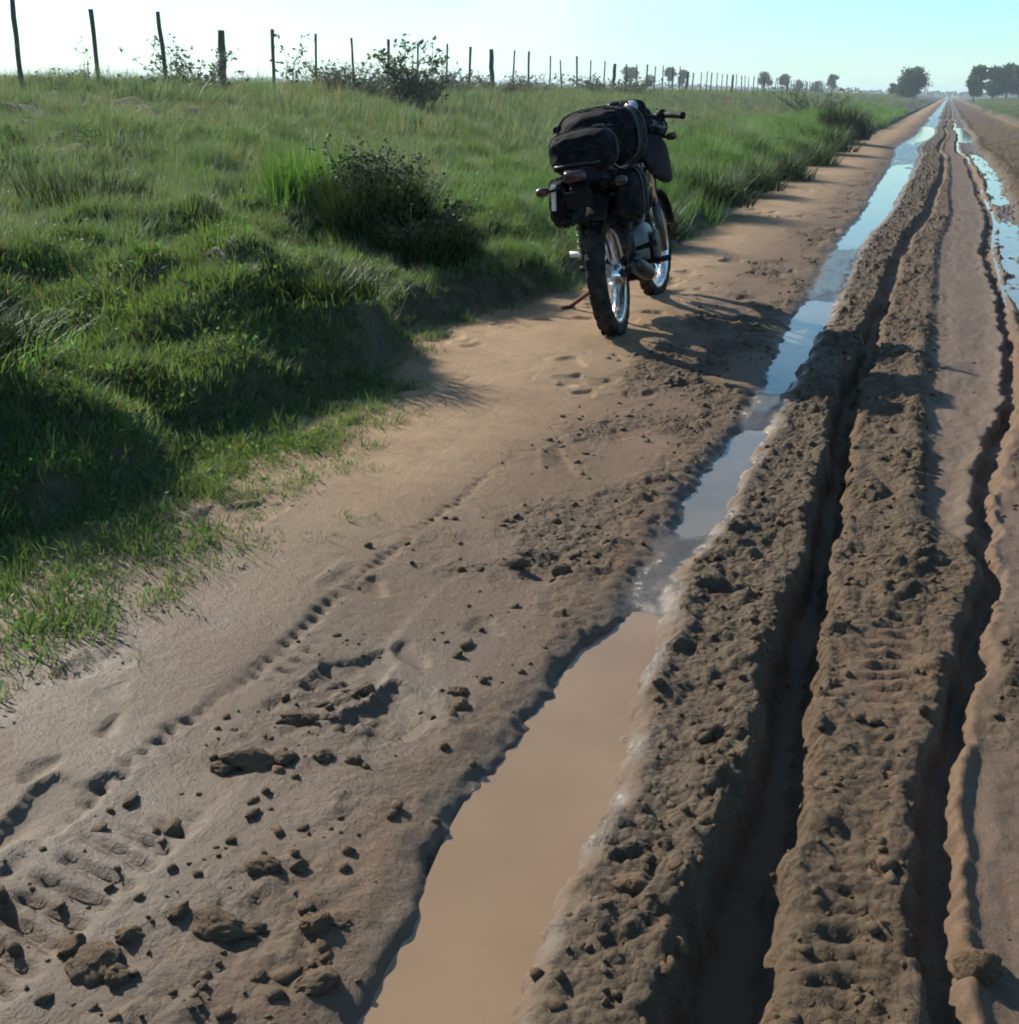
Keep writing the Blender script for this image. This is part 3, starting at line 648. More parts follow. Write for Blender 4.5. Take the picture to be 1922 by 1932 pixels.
# ------------------------------------------------------------------ shrubs and weeds by the fence
M_TWIG = mat_simple('dead_twig', (.13, .095, .085), .9, nscale=9, var=.35)
M_WEED = mat_leaf('weed_leaf', (.040, .065, .045), (.085, .115, .070), .3, 2)
def shrub(name, label, cat, u, v, h, w, stems, twigs, leaves, lsize, leafmat, seed, stemr=.012, spread=.5, group=None, twigmat=None):
    """stems with side twigs plus leaves; stems and leaves are its parts"""
    t = empty(name, (u, v, zat(u, v)-.02)); r = np.random.default_rng(seed); bm = bmesh.new(); tips = []
    for i in range(stems):
        a = r.uniform(0, 6.283); base = Vector((w*.35*math.cos(a)*r.uniform(0, 1), w*.35*math.sin(a)*r.uniform(0, 1), 0))
        hh = h*r.uniform(.55, 1.0); out = spread*r.uniform(.2, 1)*w; n = 5
        pts = [base + Vector((math.cos(a)*out*(k/n)**1.5+r.normal(0, .02)*h, math.sin(a)*out*(k/n)**1.5+r.normal(0, .02)*h, hh*k/n)) for k in range(n+1)]
        tube(bm, pts, [stemr*(1-.75*k/n) for k in range(n+1)], 5)
        for j in range(twigs):
            k = r.integers(1, n+1); p = pts[k]; dr = Vector((r.normal(), r.normal(), r.uniform(-.1, 1.3))).normalized(); L = h*r.uniform(.1, .3)
            e = p+dr*L; mid = p+dr*L*.5+Vector((0, 0, r.normal(0, .02)))
            tube(bm, [p, mid, e], [stemr*.45, stemr*.35, stemr*.15], 4); tips += [mid, e]
        tips += pts[2:]
    done('stems', bm, twigmat or M_TWIG, t)
    if leaves:
        V, F = [], []
        for i in range(leaves):
            p = tips[r.integers(len(tips))]+Vector((r.normal(0, .05), r.normal(0, .05), r.normal(0, .05)))*h*.4
            d1 = Vector((r.normal(), r.normal(), r.normal()*.6)).normalized(); d2 = d1.cross(Vector((r.normal(), r.normal(), r.normal()))).normalized(); s = lsize*r.uniform(.6, 1.4)
            b = len(V); V += [p, p+d1*s*.5+d2*s*.28, p+d1*s, p+d1*s*.5-d2*s*.28]; F.append((b, b+1, b+2, b+3))
        link('leaves', np_mesh('leaves', [tuple(x) for x in V], F), leafmat, t)
    return tag(t, label, cat, group)
def grassy_bush(label, u, v, h, w, stems, leaves, blades_n, seed):
    t = shrub('bush', label, 'bush', u, v, h, w, stems, 7, leaves, .024, M_BUSH, seed, .006, .42)
    r = np.random.default_rng(seed+1); Vv, Ff, T = blades(r, blades_n, w*.52, h*.35, h*1.05, .007, .36, .7, seg=4)
    link('grass_blades', np_mesh('grass_blades', Vv, Ff, {'tip': ('FLOAT', T)}), M_BUSH, t)
grassy_bush('large dark bush casting a long shadow onto the track left of the motorcycle', -3.18, 6.60, .54, .54, 60, 5200, 3400, 331)
grassy_bush('low dark bush spreading at the right foot of the large dark bush', -2.80, 6.42, .34, .52, 36, 2000, 2000, 332)
SHR = [
 ('shrub', 'tall leafy shrub with bare twigs left of the motorcycle, nearest the fence', 'shrub', -8.6, 19.3, 1.05, 1.0, 22, 9, 800, .085, M_WEED, 301, .016, .6),
 ('brushwood', 'tangle of brown dead brush at the foot of the tall leafy shrub', 'brush', -8.7, 19.6, .48, 1.3, 70, 8, 260, .05, M_GREY, 302, .009, .45),
 ('brushwood', 'wide brown thicket of dead brush between the fifth and seventh fence post', 'brush', -10.9, 21.6, .62, 2.2, 120, 8, 900, .07, M_WEED, 303, .010, .35),
 ('brushwood', 'low brown brush right of the wide thicket, against the fence', 'brush', -11.0, 26.2, .50, 2.0, 80, 7, 600, .07, M_GREY, 304, .010, .35),
 ('shrub', 'small leafy bush at the foot of the third fence post from the left', 'shrub', -12.0, 17.9, .85, 1.2, 34, 8, 700, .07, M_WEED, 305, .010, .6),
 ('shrub', 'sparse leafy sapling beside the slim post right of the first thick post', 'shrub', -12.1, 21.3, 1.15, .5, 4, 7, 120, .09, M_WEED, 306, .012, .4),
 ('weed_stalk', 'single thin weed stalk standing between the first and second fence post', 'weed', -12.2, 15.5, .85, .2, 2, 6, 30, .05, M_WEED, 307, .010, .3),
 ('brushwood', 'low straw brush at the foot of the thick post halfway along the fence', 'brush', -11.4, 32, .55, 3.0, 90, 7, 700, .08, M_GREY, 308, .010, .35),
 ('brushwood', 'low dark brush far along the fence behind the motorcycle seat', 'brush', -11.0, 42, .60, 4.0, 90, 7, 900, .10, M_WEED, 309, .012, .35),
 ('brushwood', 'low weedy growth at the foot of the two leftmost fence posts', 'brush', -11.6, 15.6, .40, 3.2, 70, 6, 800, .06, M_WEED, 310, .008, .35),
 ('shrub', 'round olive bush at the road edge in front of the distant hedge', 'shrub', -4.6, 46, 1.0, 2.2, 40, 7, 900, .11, M_MEAD, 311, .02, .6),
]
for a in SHR: shrub(*a)

# ------------------------------------------------------------------ trees on the horizon
M_BARK = mat_simple('tree_bark', (.07, .055, .045), .9, nscale=3, var=.35)
M_CROWN = mat_leaf('tree_leaf', (.020, .042, .022), (.050, .085, .038), .25, .25)
def tree(label, cx_px, base_v, h, w, seed, trunk=.25, blobs=14, leaves=2600, flat=1.0, name='tree', off=0, stems=1):
    az = math.atan((cx_px-961)/2341)-rad(19.5)                              # bearing of the tree seen from the road
    u = base_v*math.tan(az)+off; t = empty(name, (u, base_v, zat(u, base_v)-.1)); r = np.random.default_rng(seed)
    bm = bmesh.new(); cent = []
    for s in range(stems):
        sx = (s-(stems-1)/2)*w*.4
        tube(bm, [(sx, 0, 0), (sx+.05*w*r.normal(), .05*w*r.normal(), h*trunk), (sx+.06*w*r.normal(), .06*w*r.normal(), h*.65)], [h*.028, h*.022, h*.008], 7)
        for k in range(6):
            a = r.uniform(0, 6.283); z0 = h*r.uniform(trunk*.8, .6); L = w*r.uniform(.2, .42)
            tube(bm, [(sx, 0, z0), (sx+math.cos(a)*L*.6, math.sin(a)*L*.6, z0+L*.35), (sx+math.cos(a)*L, math.sin(a)*L, z0+L*.75)], [h*.012, h*.008, h*.003], 5)
    done('trunk', bm, M_BARK, t)
    for k in range(blobs):
        a = r.uniform(0, 6.283); f = r.uniform(); zc = h*(trunk+.12+(.86-trunk-.12)*f)
        ww = w*.5*math.sqrt(max(.1, 1-((f-.4)/.75)**2))*.72*r.uniform(.2, 1)
        cent.append((math.cos(a)*ww, math.sin(a)*ww, zc, w*r.uniform(.17, .28), w*r.uniform(.13, .21)*flat))
    c = np.array(cent)[r.integers(0, blobs, leaves)]; dv = r.normal(size=(leaves, 3)); dv /= np.linalg.norm(dv, axis=1)[:, None]; rr = r.uniform(.35, 1.05, leaves)
    P = c[:, :3] + dv*np.stack([c[:, 3], c[:, 3], c[:, 4]], 1)*rr[:, None]; P[:, 2] = np.minimum(P[:, 2], h)
    d1 = r.normal(size=(leaves, 3)); d1 /= np.linalg.norm(d1, axis=1)[:, None]; d2 = np.cross(d1, r.normal(size=(leaves, 3))); d2 /= np.linalg.norm(d2, axis=1)[:, None]; s = (h*.06*r.uniform(.6, 1.4, leaves))[:, None]
    V = np.stack([P, P+d1*s*.5+d2*s*.3, P+d1*s, P+d1*s*.5-d2*s*.3], 1).reshape(-1, 3); F = np.arange(leaves*4).reshape(-1, 4)
    link('crown', np_mesh('crown', V, F), M_CROWN, t)
    return tag(t, label, name if name != 'tree' else 'tree', 'trees along the horizon')
K = 1/2341.
def px2m(px, v, x): 
    return px*K*v/ math.cos(math.atan((x-961)/2341)-YAW)
for i, (lb, x, v, wp, hp, kw) in enumerate([
 ('lone dark tree on the horizon directly right of the last thick fence post', 1188, 230, 36, 50, {}),
 ('left tree of the close pair on the horizon above the right handlebar', 1260, 240, 26, 46, dict(trunk=.3)),
 ('right tree of the close pair on the horizon above the right handlebar', 1285, 246, 22, 42, dict(trunk=.3)),
 ('small thin tree left of the close pair on the horizon', 1224, 260, 20, 34, dict(trunk=.35, leaves=900)),
 ('rounded tree with bare trunk, tallest of the middle horizon trees', 1440, 260, 30, 40, dict(trunk=.3)),
 ('rounded tree just right of the tallest middle horizon tree', 1476, 270, 26, 36, {}),
 ('low spreading tree in the gap right of the two rounded trees', 1504, 280, 28, 24, dict(trunk=.15)),
 ('low bushy tree left of the small pointed tree', 1540, 270, 32, 24, dict(trunk=.12)),
 ('small pointed tree standing clear on the horizon', 1567, 260, 22, 40, dict(trunk=.25)),
 ('big broad dark tree left of where the road meets the sky', 1716, 190, 66, 56, dict(trunk=.08, blobs=30, leaves=8000)),
 ('small bushy tree at the left foot of the big broad tree', 1684, 195, 22, 26, dict(trunk=.2)),
 ('slender oval tree right of where the road meets the sky', 1838, 200, 34, 66, dict(trunk=.1, blobs=26, leaves=6000)),
 ('left tree of the row at the right picture edge', 1872, 205, 40, 60, dict(trunk=.12, blobs=26, leaves=6000)),
 ('middle tree of the row at the right picture edge', 1898, 210, 38, 62, dict(trunk=.12, blobs=26, leaves=6000)),
 ('tree cut by the right picture edge', 1924, 205, 44, 64, dict(trunk=.12, blobs=26, leaves=6000)),
 ]):
    tree(lb, x, v, px2m(hp, v, x), px2m(wp, v, x), 500+i, **kw)
# far treeline that reads as one mass
r = np.random.default_rng(600); V = []; F = []
n = 16000; uu = r.uniform(-760, 60, n); hh = 3.6*(.35+.65*np.clip(.5+fbm(uu*.02, uu*0+3, 3), .05, 1))*np.where(uu > -40, .6, 1)
vv = 620+30*np.sin(uu*.01)+r.normal(0, 6, n); zz0 = .8+hh*r.uniform(0, 1, n)**.7
d1 = r.normal(size=(n, 3)); d1 /= np.linalg.norm(d1, axis=1)[:, None]; d2 = np.cross(d1, r.normal(size=(n, 3))); d2 /= np.linalg.norm(d2, axis=1)[:, None]
P = np.stack([uu, vv, zz0], 1); s = r.uniform(.7, 1.6, n)[:, None]
V = np.stack([P, P+d1*s*.5+d2*s*.4, P+d1*s, P+d1*s*.5-d2*s*.4], 1).reshape(-1, 3)
tag(link('distant_treeline', np_mesh('distant_treeline', V, np.arange(n*4).reshape(-1, 4)), M_CROWN), 'thin dark line of far-off trees along the horizon', 'treeline', kind='stuff')

# ------------------------------------------------------------------ motorcycle (local axes: x forward, y left, z up, origin at the rear tyre's contact)
M_BLACK = mat_muddy('black_plastic', (.009, .009, .010), .66, 0, .06, spec=.10)
M_PAINT = mat_muddy('black_paint', (.010, .007, .014), .7, 0, .03, spec=.08)
M_SEAT = mat_simple('seat_vinyl', (.014, .014, .016), .5, var=.3, nscale=40, bumpd=.002)
M_RUBBER = mat_muddy('tyre_rubber', (.010, .010, .010), .8, 0, .35, (.07, .052, .036), .2)
M_CHROME = mat_muddy('chrome', (.80, .80, .80), .10, 1, .15)
M_ALU = mat_muddy('engine_alloy', (.10, .10, .10), .42, .9, .3)
M_STEEL = mat_muddy('dark_steel', (.03, .03, .033), .45, .7, .35)
M_RED = mat_simple('red_lens', (.030, .006, .008), .3, var=.2)
M_AMBER = mat_simple('amber_lens', (.035, .014, .008), .35, var=.15)
M_WHITE = mat_simple('white_plastic', (.62, .64, .60), .4, var=.12)
M_GLASS = mat_simple('headlamp_glass', (.30, .32, .34), .06, var=.1, spec=.8)
M_SCREEN = mat_simple('smoked_screen', (.02, .022, .025), .08, var=.1, spec=.7)
M_RUST = mat_simple('muddy_red_steel', (.12, .035, .020), .8, .1, var=.4)

bike = empty('motorcycle')
tag(bike, 'black motorcycle propped on its side stand on the sandy road margin', 'motorcycle')
REAR = Vector((-1.455, 5.80)); FRONT = Vector((-1.535, 7.13))
WB = 1.32; HEAD = math.atan2(FRONT.y-REAR.y, FRONT.x-REAR.x); LEAN = rad(10.5)
bike.matrix_world = Matrix.Translation((REAR.x, REAR.y, zat(REAR.x, REAR.y)-.012)) @ Matrix.Rotation(HEAD, 4, 'Z') @ Matrix.Rotation(-LEAN, 4, 'X')
RW = .305

def ring_loft(bm, secs, sides=16):
    """secs: (centre, half width (y), half height, superellipse exponent, tilt in the xz plane)"""
    rings = []
    for (c, hw, hh, ex, tilt) in secs:
        c = Vector(c); ring = []
        for k in range(sides):
            a = 2*math.pi*k/sides; ca, sa = math.cos(a), math.sin(a)
            y = hw*math.copysign(abs(ca)**(2/ex), ca); z = hh*math.copysign(abs(sa)**(2/ex), sa)
            ring.append(bm.verts.new(c + Vector((-z*math.sin(tilt), y, z*math.cos(tilt)))))
        rings.append(ring)
    for i in range(len(rings)-1):
        for k in range(sides):
            bm.faces.new((rings[i][k], rings[i][(k+1) % sides], rings[i+1][(k+1) % sides], rings[i+1][k]))
    bm.faces.new(rings[0][::-1]); bm.faces.new(rings[-1])
def loft(name, secs, mat, parent=bike, sides=16, sub=1):
    bm = bmesh.new(); ring_loft(bm, secs, sides); o = done(name, bm, mat, parent)
    if sub:
        md = o.modifiers.new('sub', 'SUBSURF'); md.levels = sub; md.render_levels = sub
    return o
def pipe(name, pts, r, mat, parent=bike, sides=10):
    bm = bmesh.new(); tube(bm, pts, r, sides); return done(name, bm, mat, parent)
def box(bm, c, s, rot=None):
    R = rot or Matrix.Identity(3)
    vs = [bm.verts.new(Vector(c)+R @ Vector((sx*s[0]/2, sy*s[1]/2, sz*s[2]/2))) for sx in (-1, 1) for sy in (-1, 1) for sz in (-1, 1)]
    for f in ((0, 1, 3, 2), (4, 6, 7, 5), (0, 4, 5, 1), (2, 3, 7, 6), (0, 2, 6, 4), (1, 5, 7, 3)): bm.faces.new([vs[i] for i in f])
def lathe_y(bm, prof, seg=48):
    """revolve (radius, y) closed profile round the y axis"""
    n = len(prof); R = [[bm.verts.new((p[0]*math.cos(2*math.pi*k/seg), p[1], p[0]*math.sin(2*math.pi*k/seg))) for p in prof] for k in range(seg)]
    for k in range(seg):
        for i in range(n):
            bm.faces.new((R[k][i], R[k][(i+1) % n], R[(k+1) % seg][(i+1) % n], R[(k+1) % seg][i]))
def wheel(parent, r, tw, rimr, label=None):
    """wheel = hub and spokes; tyre and rim are its sub-parts"""
    bm = bmesh.new(); lathe_y(bm, [(.012, -.075), (.048, -.07), (.055, -.04), (.055, .04), (.048, .07), (.012, .075)], 24)
    for k in range(36):
        a = 2*math.pi*k/36; s = 1 if k % 2 else -1; da = .28 if (k//2) % 2 else -.28
        p0 = (.052*math.cos(a), s*.035, .052*math.sin(a)); p1 = (rimr*math.cos(a+da), s*.006, rimr*math.sin(a+da)); tube(bm, [p0, p1], .0022, 4)
    w = done('wheel', bm, M_CHROME, parent)
    bm = bmesh.new(); h = tw*.42
    lathe_y(bm, [(rimr-.012, -h*.55), (rimr-.016, 0), (rimr-.012, h*.55), (rimr-.002, h*.80), (rimr+.016, h*1.0), (rimr+.016, h*.9), (rimr+.002, h*.62), (rimr-.002, 0), (rimr+.002, -h*.62), (rimr+.016, -h*.9), (rimr+.016, -h), (rimr-.002, -h*.8)], 56)
    done('rim', bm, M_CHROME, w)
    bm = bmesh.new(); b = tw/2; cy = (r+rimr)/2
    prof = [(rimr+.006, b*.72), (rimr+.03, b*.95), (r-.035, b), (r-.014, b*.82), (r-.004, b*.45), (r-.001, 0), (r-.004, -b*.45), (r-.014, -b*.82), (r-.035, -b), (rimr+.03, -b*.95), (rimr+.006, -b*.72)]
    lathe_y(bm, prof, 64)
    for k in range(44):                                               # tread blocks
        a = 2*math.pi*(k+.5*(k % 2))/44
        for (yy, tl) in ((b*.62, .35), (0, 0), (-b*.62, -.35)):
            if yy == 0 and k % 2: continue
            R = Matrix.Rotation(-a, 3, 'Y') @ Matrix.Rotation(tl, 3, 'X').inverted()
            rc = r+.000 if yy == 0 else r-.010
            box(bm, (rc*math.cos(a), yy, rc*math.sin(a)), (.012, b*.5, .026), Matrix.Rotation(-a, 3, 'Y') @ Matrix.Rotation(-tl if yy > 0 else -tl, 3, 'Z'))
    done('tyre', bm, M_RUBBER, w, smooth=False)
    return w
rw = wheel(bike, RW, .100, .228); rw.location = (0, 0, RW)
# steering group points: head at the top of the fork
RAKE = rad(25); AX = Vector((WB, 0, .300)); upf = Vector((-math.sin(RAKE), 0, math.cos(RAKE))); STEER = rad(-7)
def steer(p):                                                         # turn a point of the front end about the steering axis
    c = AX + Vector((-.045, 0, -.02)); return c + Matrix.Rotation(STEER, 3, upf) @ (Vector(p)-c)
fw = wheel(bike, .300, .082, .236)
fw.matrix_local = Matrix.Translation(steer(AX)) @ Matrix.Rotation(STEER, 4, upf)
# frame, engine
bm = bmesh.new()
tube(bm, [(.98, 0, .86), (.85, 0, .66), (.78, 0, .40), (.70, .05, .26), (.42, .06, .25)], .022, 8)
tube(bm, [(.97, 0, .88), (.70, .03, .80), (.42, .07, .72), (.05, .09, .74), (-.22, .08, .80)], .017, 8)
tube(bm, [(.97, 0, .88), (.70, -.03, .80), (.42, -.07, .72), (.05, -.09, .74), (-.22, -.08, .80)], .017, 8)
for s in (-1, 1): tube(bm, [(.42, s*.07, .72), (.36, s*.07, .45), (.42, s*.06, .25)], .016, 8)
done('frame', bm, M_STEEL, bike)
eng = loft('engine', [((.36, 0, .39), .10, .12, 4, 0), ((.45, 0, .38), .145, .15, 4, 0), ((.68, 0, .37), .15, .14, 4, 0), ((.78, 0, .38), .09, .11, 4, 0)], M_ALU)
for k in range(7):
    bm = bmesh.new(); box(bm, (.68+.012*k, 0, .50+.026*k), (.17, .20-.008*abs(k-3), .010), Matrix.Rotation(rad(-22), 3, 'Y')); done('cooling_fin', bm, M_ALU, eng, smooth=False)
loft('engine_cover', [((.50, -.15, .36), .012, .09, 3, 0), ((.60, -.165, .36), .016, .105, 3, 0), ((.69, -.15, .36), .012, .085, 3, 0)], M_STEEL, eng)
loft('air_box', [((.16, 0, .60), .11, .10, 4, 0), ((.28, 0, .60), .135, .15, 4, 0), ((.52, 0, .64), .13, .15, 4, 0), ((.66, 0, .72), .10, .12, 4, 0)], M_BLACK)
loft('belly_guard', [((.40, 0, .25), .08, .03, 4, 0), ((.50, 0, .24), .13, .045, 4, 0), ((.78, 0, .28), .13, .07, 4, .2), ((.92, 0, .42), .10, .10, 4, .5), ((.96, 0, .56), .08, .08, 4, .6)], M_BLACK)
# swing arm, shocks, chain case
for s in (-1, 1):
    pipe('swingarm', [(.40, s*.085, .34), (.2, s*.09, .325), (-.03, s*.09, RW)], [.022, .02, .017], M_STEEL)
    sh = pipe('shock_absorber', [(.02, s*.115, .36), (.06, s*.12, .50), (.10, s*.12, .70)], [.014, .018, .018], M_STEEL)
    bm = bmesh.new(); cp = [(.03+.055*t+.024*math.cos(t*44)*0+.0, s*.1175+.026*math.cos(t*44), .40+.22*t+.026*math.sin(t*44)*.25) for t in np.linspace(0, 1, 90)]
    tube(bm, [(c[0]+.026*math.sin(i*.49), c[1], c[2]) for i, c in enumerate(cp)], .0045, 5); done('spring', bm, M_STEEL, sh)
loft('chain_case', [((.42, .085, .37), .012, .045, 4, 0), ((.2, .088, .36), .012, .035, 4, 0), ((.0, .09, .35), .012, .055, 4, 0)], M_BLACK)
# exhaust on the right
ex = pipe('exhaust_pipe', [(.78, -.03, .47), (.86, -.06, .38), (.80, -.10, .26), (.55, -.14, .235), (.30, -.15, .25)], .019, M_CHROME)
loft('silencer', [((.34, -.152, .25), .022, .022, 2, 0), ((.26, -.158, .262), .045, .045, 2, 0), ((-.02, -.165, .33), .045, .045, 2, 0), ((-.10, -.168, .35), .032, .032, 2, 0)], M_STEEL, ex)
# seat, tail, mudguard
loft('seat', [((-.30, 0, .845), .07, .025, 4, 0), ((-.22, 0, .85), .095, .042, 4, 0), ((.05, 0, .84), .105, .045, 4, 0), ((.25, 0, .825), .11, .05, 4, 0), ((.45, 0, .82), .09, .045, 4, 0), ((.60, 0, .86), .065, .035, 4, 0)], M_SEAT)
tail = loft('tail_fairing', [((-.42, 0, .835), .06, .022, 5, 0), ((-.34, 0, .825), .085, .040, 5, 0), ((-.10, 0, .79), .10, .055, 5, 0), ((.20, 0, .74), .11, .085, 5, 0), ((.42, 0, .69), .10, .09, 5, 0)], M_PAINT)
loft('tail_light', [((-.455, 0, .825), .040, .020, 5, 0), ((-.43, 0, .823), .055, .028, 5, 0), ((-.40, 0, .82), .055, .028, 5, 0)], M_RED, tail)
pipe('grab_rail', [(.05, .13, .80), (-.25, .13, .86), (-.36, .10, .87), (-.375, 0, .872), (-.36, -.10, .87), (-.25, -.13, .86), (.05, -.13, .80)], .010, M_STEEL)
bm = bmesh.new()                                                      # rear mudguard: curved strip with thickness
prof = []
for i in range(15):
    a = rad(50+i*6.4); R_ = .365+.012*(i/14); prof.append((R_*math.cos(a), RW+.06+R_*math.sin(a)))
def strip(bm, prof, hw, th, crown=.022):
    rows = []
    for (x, z) in prof:
        nx, nz = x, z-RW-.06; L = math.hypot(nx, nz); nx /= L; nz /= L; row = []
        for j in range(7):
            y = hw*(j/3-1); drop = crown*(y/hw)**2; row.append((bm.verts.new((x-nx*drop, y, z-nz*drop)), bm.verts.new((x-nx*(drop+th), y, z-nz*(drop+th)))))
        rows.append(row)
    for i in range(len(rows)-1):
        for j in range(6):
            a, b, c, d = rows[i][j], rows[i][j+1], rows[i+1][j+1], rows[i+1][j]
            bm.faces.new((a[0], b[0], c[0], d[0])); bm.faces.new((a[1], d[1], c[1], b[1]))
        for j, fl in ((0, 0), (6, 1)):
            a, d = rows[i][j], rows[i+1][j]; bm.faces.new((a[0], d[0], d[1], a[1]) if not fl else (a[0], a[1], d[1], d[0]))
    for i in (0, len(rows)-1):
        for j in range(6):
            a, b = rows[i][j], rows[i][j+1]; bm.faces.new((a[0], a[1], b[1], b[0]))
strip(bm, prof, .085, .006)
mg = done('rear_mudguard', bm, M_BLACK, bike)
bm = bmesh.new(); box(bm, (-.395, 0, .715), (.006, .13, .085), Matrix.Rotation(rad(-20), 3, 'Y')); done('number_plate', bm, M_BLACK, mg, smooth=False, bevel=.003)
bm = bmesh.new(); box(bm, (-.36, 0, .765), (.08, .08, .04), Matrix.Rotation(rad(-20), 3, 'Y')); done('plate_bracket', bm, M_BLACK, mg, smooth=False, bevel=.01)
for s in (-1, 1):
    st = pipe('rear_indicator', [(-.30, s*.09, .775), (-.315, s*.16, .77)], .008, M_BLACK)
    loft('indicator_lens', [((-.355, s*.19, .77), .025, .016, 2.5, 0), ((-.335, s*.19, .77), .036, .026, 2.5, 0), ((-.29, s*.19, .77), .030, .022, 2.5, 0)], M_AMBER, st, 12)
# side panels
for s in (-1, 1):
    loft('side_panel', [((-.08, s*.115, .70), .012, .035, 5, 0), ((.04, s*.13, .66), .018, .085, 5, 0), ((.26, s*.135, .62), .018, .12, 5, 0), ((.44, s*.115, .60), .012, .09, 5, 0)], M_PAINT)
# fuel tank with shrouds
tank = loft('fuel_tank', [((.50, 0, .86), .07, .05, 4, 0), ((.58, 0, .885), .105, .085, 4, 0), ((.70, 0, .92), .13, .115, 4, 0), ((.84, 0, .94), .125, .115, 4, 0), ((.95, 0, .945), .08, .08, 4, 0)], M_PAINT)
bm = bmesh.new(); tube(bm, [(.77, 0, 1.03), (.77, 0, 1.065)], [.042, .038], 16); done('fuel_cap', bm, M_STEEL, tank)
for s in (-1, 1):
    loft('tank_shroud', [((.60, s*.125, .87), .014, .05, 6, 0), ((.78, s*.16, .84), .022, .12, 6, .2), ((.96, s*.19, .79), .026, .15, 6, .35), ((1.09, s*.20, .77), .016, .10, 6, .5)], M_PAINT, tank)
# fork, front mudguard, headlamp, fairing, bars (all turned with the steering)
def sp(pts): return [steer(p) for p in pts]
for s in (-1, 1):
    fk = pipe('fork_leg', sp([AX+Vector((-.045, s*.085, -.02))+upf*t for t in (0, .12, .30)]), [.020, .026, .026], M_ALU)
    pipe('fork_tube', sp([AX+Vector((-.045, s*.085, -.02))+upf*t for t in (.30, .50, .76)]), .016, M_CHROME, fk)
bm = bmesh.new(); prof = []
for i in range(15):
    a = rad(18+i*8.5); prof.append((.345*math.cos(a), RW+.06+.345*math.sin(a)))
strip(bm, prof, .062, .005, .018)
for vx in bm.verts: vx.co = steer(vx.co + Vector((AX.x, 0, .300-RW-.06)))
done('front_mudguard', bm, M_BLACK, bike)
bm = bmesh.new()
for t in (.60, .76):
    c = AX+Vector((-.045, 0, -.02))+upf*t; box(bm, c, (.07, .23, .03), Matrix.Rotation(-RAKE, 3, 'Y'))
for vx in bm.verts: vx.co = steer(vx.co)
done('fork_clamp', bm, M_STEEL, bike, smooth=False, bevel=.006)
def sloft(name, secs, mat, parent=bike, sides=16):
    bm = bmesh.new(); ring_loft(bm, secs, sides)
    for vx in bm.verts: vx.co = steer(vx.co)
    o = done(name, bm, mat, parent); md = o.modifiers.new('sub', 'SUBSURF'); md.levels = 1; md.render_levels = 1; return o
hl = sloft('headlamp_fairing', [((1.02, 0, 1.0), .11, .10, 5, .2), ((1.08, 0, .985), .13, .135, 5, .2), ((1.14, 0, .965), .12, .13, 5, .2), ((1.19, 0, .945), .085, .09, 5, .2)], M_PAINT)
sloft('headlamp_lens', [((1.195, 0, .95), .09, .070, 2.5, .2), ((1.22, 0, .948), .075, .058, 2.5, .2)], M_GLASS, hl)
ins = sloft('instrument_panel', [((.925, 0, 1.085), .11, .05, 3, .5), ((.955, 0, 1.10), .13, .065, 3, .5), ((1.01, 0, 1.10), .12, .06, 3, .5)], M_BLACK)
for s in (-1, 1):
    bm = bmesh.new(); c = Vector((.915, s*.055, 1.10)); n_ = Vector((-math.cos(.5), 0, math.sin(.5)))
    tube(bm, [steer(c), steer(c+n_*.02)], [.050, .048], 20); gd = done('gauge', bm, M_BLACK, ins)
    bm = bmesh.new(); tube(bm, [steer(c+n_*.0205), steer(c+n_*.023)], [.041, .040], 20); done('gauge_glass', bm, M_GLASS, gd)
pipe('handlebar', sp([(.80, .36, 1.035), (.86, .26, 1.05), (.93, .12, 1.05), (.935, .05, 1.025), (.935, -.05, 1.025), (.93, -.12, 1.05), (.86, -.26, 1.05), (.80, -.36, 1.035)]), .0115, M_STEEL)
for s in (-1, 1):
    gp = pipe('grip', sp([(.865, s*.25, 1.049), (.83, s*.31, 1.043), (.798, s*.365, 1.0345), (.792, s*.375, 1.033)]), [.017, .0175, .0175, .020], M_BLACK)
    sw = pipe('switch_housing', sp([(.885, s*.215, 1.053), (.868, s*.245, 1.050)]), [.028, .028], M_BLACK)
    pipe('lever', sp([(.89, s*.22, 1.055), (.92, s*.25, 1.053), (.885, s*.36, 1.04)]), [.009, .008, .006], M_ALU, sw)
    if s > 0: mr = None
    else: mr = pipe('mirror', sp([(.90, s*.20, 1.085), (.915, s*.225, 1.03), (.905, s*.205, .99)] if s < 0 else [(.90, s*.20, 1.085), (.915, s*.235, 1.10), (.90, s*.27, 1.125)]), .006, M_STEEL)
    mc = Vector((.895, s*.20, .985)) if s < 0 else Vector((.893, s*.285, 1.135))
    if mr:
     bm = bmesh.new(); tube(bm, [steer(mc+Vector((.03, 0, 0))), steer(mc+Vector((.012, 0, 0))), steer(mc)], [.030, .055, .058], 20); done('mirror_shell', bm, M_BLACK, mr)
     bm = bmesh.new(); tube(bm, [steer(mc+Vector((-.001, 0, 0))), steer(mc+Vector((-.003, 0, 0)))], [.050, .050], 20); done('mirror_glass', bm, M_SCREEN, mr)
    fi = pipe('front_indicator', sp([(1.08, s*.13, .93), (1.08, s*.20, .93)]), .008, M_BLACK)
    sloft('indicator_lens', [((1.05, s*.225, .93), .028, .020, 2.5, 0), ((1.08, s*.225, .93), .036, .026, 2.5, 0), ((1.11, s*.225, .93), .028, .020, 2.5, 0)], M_AMBER, fi, 12)
